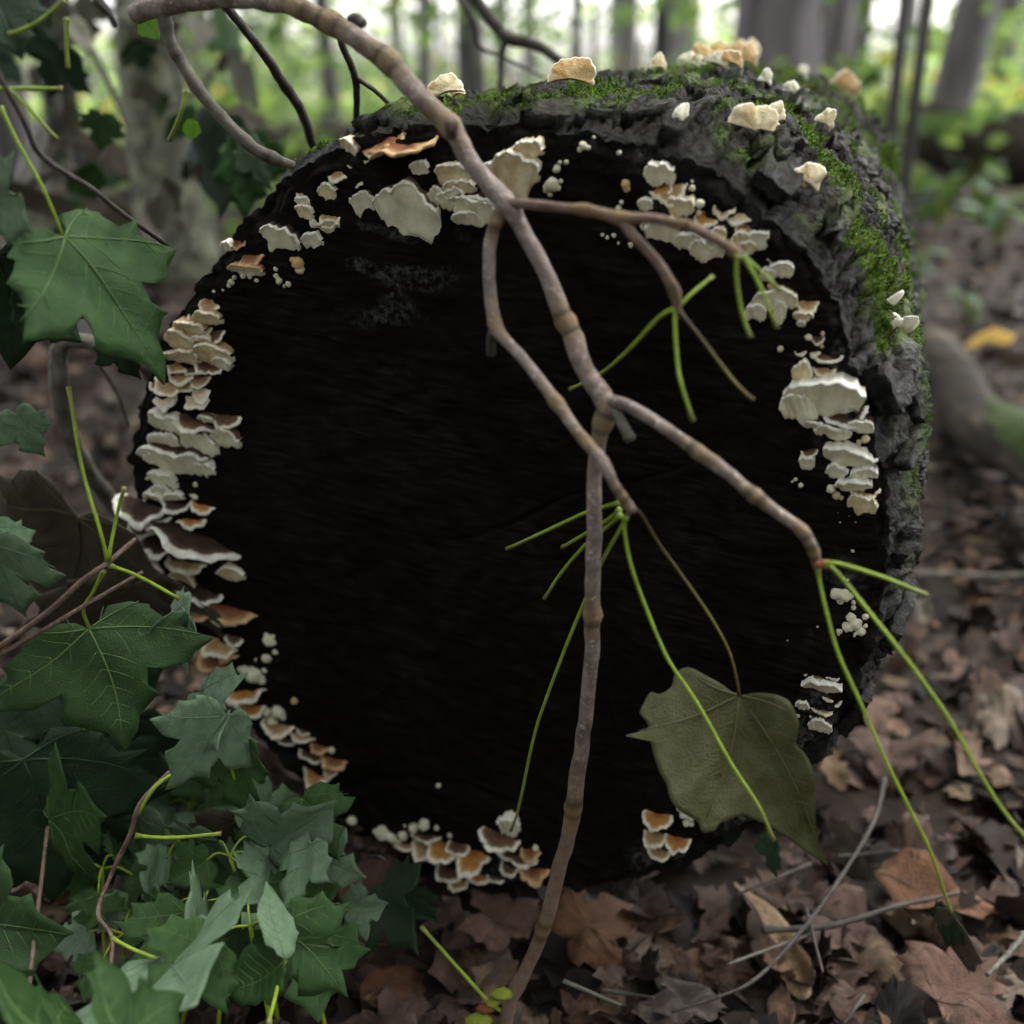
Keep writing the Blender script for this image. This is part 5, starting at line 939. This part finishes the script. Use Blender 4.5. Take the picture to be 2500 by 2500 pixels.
CROWNS = [crown_mesh(s) for s in range(3)]
def tree(label, px, dist, wpx, m, lean=0.0, height=8.0, name="tree", crown=True, limbs=3, group=None, kinks=0.05):
    x = ray(px, 200)[0] * dist / ray(px, 200)[1]; z0 = gz(x, dist); r = wpx / 2500 * 2 * TH * dist / 2
    t = thing(name, label, "tree", (x, dist, z0), group)
    n = 26; s = np.linspace(0, 1, n); P = np.stack([lean * s * height + kinks * np.sin(s * 7 + dist), kinks * np.cos(s * 5 + dist), s * height - 0.05], -1)
    V, F, L = tube_geo(P, r * (1 - 0.6 * s) * (1 + 0.6 * np.exp(-s * height / 0.15)), 14, 0.14, dist); A = {"node": np.zeros(len(V)), "ring": np.zeros(len(V))}
    link("trunk", mesh("trunk", V, F, M[m], A), t)
    for k in range(limbs):
        h0 = height * (0.45 + 0.16 * k); a = br.uniform(0, 6.28); b = P[int(n * h0 / height)]
        Q = b + np.linspace(0, 1, 8)[:, None] * np.array([math.cos(a) * 1.4, math.sin(a) * 1.4, 1.1]); V, F, L = tube_geo(Q, r * 0.4 * np.linspace(1, 0.3, 8), 7); link("limb", mesh("limb", V, F, M[m]), t)
    if crown:
        c = link("crown", CROWNS[int(dist * 7) % 3], t); c.location = (lean * height, 0, height * 0.95)
    return t
tree("lichen-mottled grey trunk standing behind the maple shoot", 410, 3.6, 150, "trunk_lichen", 0.015, 6)
tree("weathered grey trunk at the left edge behind the large leaf", 50, 2.6, 95, "trunk_grey", -0.02, 6)
tree("dark trunk partly hidden by leaves in the upper left corner", 140, 5.2, 90, "trunk_dark", 0.02, 7)
tree("slim grey trunk behind the bare stem, left of the pair", 808, 9, 42, "trunk_grey", 0.0, 8)
tree("slim pale trunk between two grey trunks", 1035, 12, 40, "trunk_lilac", 0.0, 9)
tree("stout grey trunk in the gap above the mossy crest", 1145, 8.5, 72, "trunk_grey", 0.005, 9)
tree("thin straight trunk next to the forked thin branch", 1395, 8, 26, "trunk_grey", 0.004, 7)
tree("very thin dark sapling trunk beside the thin straight one", 1422, 7, 15, "trunk_dark", 0.02, 6)
tree("lilac grey trunk left of the white snag", 1515, 13, 55, "trunk_lilac", 0.0, 9)
tree("dark trunk right of the white snag", 1622, 10, 40, "trunk_dark", 0.0, 8)
tree("big pale lilac trunk behind the far end of the log", 1930, 5.2, 210, "trunk_lilac", -0.07, 8)
tree("leaning lilac trunk beside the big pale one", 1990, 7.0, 60, "trunk_lilac", 0.06, 8)
tree("grey leaning trunk on the right beyond the double stem", 2310, 6.0, 105, "trunk_lilac", 0.10, 8)
tree("left stem of the thin double tree at the right of the log", 2190, 2.45, 30, "trunk_grey", -0.005, 5, limbs=2, kinks=.015)
tree("right stem of the thin double tree at the right of the log", 2232, 2.5, 30, "trunk_grey", 0.01, 5, limbs=2, kinks=.015)
tree("dim trunk near the right edge of the view", 2445, 11, 60, "trunk_grey", 0.0, 8)
tree("slim trunk in the shade right of the leaning trunk", 2090, 12, 40, "trunk_dark", 0.0, 8)
for i in range(34):
    tree("slender far trunk, one of many blurred behind the log", br.uniform(420, 2500), br.uniform(11, 30), br.uniform(14, 40), br.choice(["trunk_grey", "trunk_lilac", "trunk_lilac", "trunk_grey"]), br.normal(0, 0.02), br.uniform(7, 11), group="slender far trunks", limbs=2)
t = thing("snag", "broken white snag standing behind the crest of the log", "snag", (*at(1574, 200, 3.2)[:2], gz(*at(1574, 200, 3.2)[:2])))
sx = np.linspace(0, 1, 20); P = np.stack([0.006 * np.sin(sx * 5) - 0.01 * sx, sx * 0, sx * 0.72], -1)
V, F, L = tube_geo(P, (0.022 * (1 - 0.55 * sx)) * (1 + 0.1 * np.sin(sx * 30)), 10, 0.15); link("trunk", mesh("trunk", V, F, M["snag"]), t)
V, F, L = tube_geo(np.array([[0.0, 0, 0.42], [0.02, 0.0, 0.46], [0.035, 0, 0.50]]), np.array([0.006, 0.005, 0.002]), 6); link("stub", mesh("stub", V, F, M["snag"]), t)
def sapling(label, px, dist, h, n, spread, size, tone, group):
    x = ray(px, 200)[0] * dist / ray(px, 200)[1]; z0 = gz(x, dist); t = thing("sapling", label, "sapling", (x, dist, z0), group)
    s = np.linspace(0, 1, 10); P = np.stack([0.08 * np.sin(s * 4 + px), 0.05 * s, s * h], -1); V, F, L = tube_geo(P, 0.012 * (1.1 - s), 6); link("trunk", mesh("trunk", V, F, M["trunk_dark"]), t)
    cl = br.normal(0, 1, (9, 3)) * [spread, spread, h * 0.28] + [0, 0, h * 0.65]; Q = np.vstack([c + br.normal(0, spread * 0.4, (n // 9, 3)) * [1, 1, 0.5] for c in cl]); Q = Q[Q[:, 2] > 0.05]
    V, F, T = quads(Q, np.full(len(Q), size), np.clip(br.normal(tone, 0.15, len(Q)), 0, 1), br); link("crown", mesh("crown", V, F, M["far_foliage"], {"tone": T}, smooth=False), t)
for i in range(40):
    d = br.uniform(5.5, 22)
    sapling("leafy green sapling, one of many blurred among the far trunks", br.uniform(-100, 2600), d, br.uniform(0.5, 1.7), 180, br.uniform(0.25, 0.6), 0.06, br.uniform(0.4, 0.75), "blurred far saplings")
sapling("bright green bush right of the leaning trunk", 2480, 6.5, 0.8, 420, 0.5, 0.07, 0.6, None)
sapling("yellow leaved sprig by the white snag", 1655, 5.0, 0.45, 60, 0.10, 0.05, 1.0, None)
sapling("green bush between the big pale trunk and the double stem", 2130, 5.0, 0.6, 260, 0.25, 0.06, 0.55, None)
def fern(label, px, dist, h):
    x = ray(px, 300)[0] * dist / ray(px, 300)[1]; z0 = gz(x, dist); t = thing("leafy_plant", label, "plant", (x, dist, z0)); P0 = np.array([x, dist, z0])
    for k in range(12):
        a = br.uniform(0, 6.28); l = br.uniform(0.6, 1.2) * h; b = np.array([math.cos(a) * 0.3 * h * br.random(), math.sin(a) * 0.3 * h * br.random(), h * br.uniform(0.3, 0.9)])
        V, F, L = tube_geo(np.array([[0, 0, 0], b * [0.5, 0.5, 0.7], b]), np.array([.004, .003, .002]), 5); link("leaf_stalk", mesh("leaf_stalk", V, F, M["petiole"], {"along": np.full(len(V), 0.5)}), t)
        me, vn = leaf_mesh("oval", "leaf_pale" if br.random() < 0.6 else "leaf_far", k % 3); o = link("leaf", me, t)
        o.matrix_local = Matrix.Translation(Vector(b)) @ Matrix.Rotation(a - 1.57, 4, 'Z') @ Matrix.Rotation(br.uniform(-0.7, 0.2), 4, 'X') @ Matrix.Diagonal((l * 4.5, l * 4.5, l * 4.5, 1))
for lb, px, d, h in [("broad leaved weed at the right edge below the dark log", 2480, 4.2, 0.30), ("broad leaved weed right of the double stem", 2330, 4.6, 0.26), ("small weed between the two broad leaved weeds", 2410, 5.4, 0.30), ("low weed on the litter right of the log", 2290, 3.5, 0.14), ("low weed near the bright yellow leaf", 2440, 2.9, 0.10)]: fern(lb, px, d, h)
def far_logs(label, p0, p1, r, m, moss=None):
    p0, p1 = np.array(p0, float), np.array(p1, float); t = thing("dead_log", label, "log", p0); s = np.linspace(0, 1, 30)[:, None]; P = (p1 - p0) * s + np.stack([s[:, 0] * 0, s[:, 0] * 0, 0.02 * np.sin(s[:, 0] * 9)], -1)
    V, F, L = tube_geo(P, np.full(30, r), 20, 0.16, 3); link("bark", mesh("bark", V, F, M[m]), t)
    if moss:
        keep = [f for f in F if len(f) == 4 and np.mean([V[i][2] - np.interp(V[i][0], [min(0, (p1-p0)[0]), max(0, (p1-p0)[0])], [0, 0]) for i in f]) > r * 0.78 and moss[0] < (np.mean([V[i] for i in f], axis=0) @ (p1 - p0)) / ((p1 - p0) @ (p1 - p0)) < moss[1]]
        c = (P[0] + P[-1]) / 2; V2 = np.array(V); ax = nrm(p1 - p0); rad = V2 - P[0] - np.outer((V2 - P[0]) @ ax, ax); V2 = V2 + rad * 0.06
        o = link("moss", mesh("moss", V2, keep, M["moss_log"]), t); o["kind"] = "stuff"
a, b = on_z(2230, 850, 0.03), on_z(2640, 1240, 0.04)
far_logs("short mossy dead log lying right of the big log", a, b, 0.05, "dead_log", (0.45, 0.95))
far_logs("long dark fallen log far behind on the right", (*at(2120, 330, 6.2)[:2], 0.22), (*at(2900, 330, 5.6)[:2], 0.26), 0.2, "dead_log", (0.3, 0.9))
far_logs("dark fallen log far behind the upper left rim", (*at(330, 300, 7.5)[:2], 0.1), (*at(1250, 300, 8.0)[:2], 0.14), 0.2, "dead_log")
far_logs("dark rotten log lying behind the lichen-mottled trunk", (*at(40, 470, 4.0)[:2], 0.1), (*at(420, 500, 4.2)[:2], 0.08), 0.11, "dead_log")
# hanging dry leaves in the upper left
hr = np.random.default_rng(31)
DRY = thing("dry_branch", "dead twigs with hanging drab leaves around the lichen-mottled trunk", "branch", at(350, 200, 1.6))
for k, (pts) in enumerate([[(150, -20), (230, 130), (290, 260), (330, 380)], [(380, -20), (400, 90), (440, 220), (470, 330)], [(60, -20), (120, 120), (150, 300), (180, 420)], [(560, 120), (500, 200), (420, 260), (330, 300)]]):
    W = np.array([at(x, y, 1.6 + 0.1 * k) for x, y in pts]) - at(350, 200, 1.6); V, F, L = tube_geo(spline(W, 24), np.linspace(.006, .003, 24), 7, .1); z = np.zeros(len(V)); link("twig", mesh("twig", V, F, M["twig_grey"], {"node": z, "ring": z}), DRY)
for k in range(46):
    x, y = hr.uniform(-20, 620), hr.uniform(0, 560)
    if x > 560 and y > 300: continue
    a = hr.normal(1.57, 0.7); l = hr.uniform(50, 120); d = hr.uniform(1.3, 1.9)
    put_leaf(DRY, "oval" if k % 2 else "maple", hr.choice(["leaf_drab", "leaf_drab", "leaf_dead", "leaf_green", "leaf_dark"]), k % 4, at(x, y, d), at(x + l * math.cos(a), y + l * math.sin(a), d + hr.uniform(-.05, .05)), hr.uniform(-1.2, 1.2), 0, hr.uniform(.7, 1.3))
# green ground cover and distant woods
def cover():
    n = 16000; y = 4.2 + br.random(n) ** 1.3 * 30; x = (br.random(n) - 0.5) * 2 * (1 + y * 0.6)
    k = fbm(np.stack([x * 0.5, y * 0.35, x * 0], -1), 2) > (-0.05 + 0.5 * (x > 0.2) * (y < 5.2)); x, y = x[k], y[k]
    h = np.clip(br.gamma(1.6, 0.10, len(x)), 0, 0.8); P = np.stack([x, y, ground_h(x, y) + h + 0.02], -1)
    V, F, T = quads(P, 0.03 + 0.004 * y, np.clip(br.normal(0.6, 0.2, len(x)), 0, 1), br); tag(link("undergrowth", mesh("undergrowth", V, F, M["far_foliage"], {"tone": T}, smooth=False)), "bright green undergrowth covering the far forest floor", "undergrowth", None, "stuff")
    n = 5200; y = br.uniform(24, 55, n); x = (br.random(n) - 0.5) * 1.3 * y; z = br.uniform(-0.5, 6, n); k = fbm(np.stack([x * 0.25, y * 0.1, z * 0.5], -1), 2) > 0.12; P = np.stack([x, y, z], -1)[k]
    V, F, T = quads(P, np.full(len(P), 0.24), np.clip(br.normal(0.7, 0.15, len(P)), 0, 1), br); tag(link("far_woods", mesh("far_woods", V, F, M["far_foliage"], {"tone": T}, smooth=False)), "distant leafy woods with bright gaps of sky", "woods", None, "stuff")
cover()
for lb, px, d, h, n, sp in [("yellow-green sunlit bush left of the right edge", 2390, 8.5, 0.55, 420, 0.5), ("sunlit low bush behind the leaning trunk", 2290, 10.0, 0.5, 360, 0.5), ("sunlit low bush right above the dark far log", 2500, 9.5, 0.5, 360, 0.5)]:
    sapling(lb, px, d, h, n, sp, 0.07, 0.8, None)
def canopy():  # out-of-view leaves overhead and behind the camera, added to shape the light
    n = 10500; x = br.uniform(-9, 9, n); y = br.uniform(-9, 9, n); z = br.uniform(3.0, 6.5, n) + 0.10 * np.hypot(x, y); k = fbm(np.stack([x * 0.45, y * 0.45, z * 0.4], -1), 2) > -0.02
    P = np.stack([x, y, z], -1)[k]; V, F, T = quads(P, np.full(len(P), 0.30), np.clip(br.normal(0.35, 0.2, len(P)), 0, 1), br, 0.35)
    k2 = 3600; a = br.uniform(math.pi * 0.95, math.pi * 2.05, k2); rr = br.uniform(5, 9, k2); Q = np.stack([rr * np.cos(a), rr * np.sin(a), br.uniform(0.2, 5, k2)], -1); V2, F2, T2 = quads(Q, np.full(k2, 0.30), np.clip(br.normal(0.35, 0.2, k2), 0, 1), br)
    V3 = np.vstack([V, V2]); tag(link("shade_canopy", mesh("shade_canopy", V3, np.vstack([F, F2 + len(V)]), M["canopy"], {"tone": np.concatenate([T, T2])}, smooth=False)), "leaf canopy added unseen overhead and behind the camera to shade the scene", "canopy", None, "stuff")
canopy()
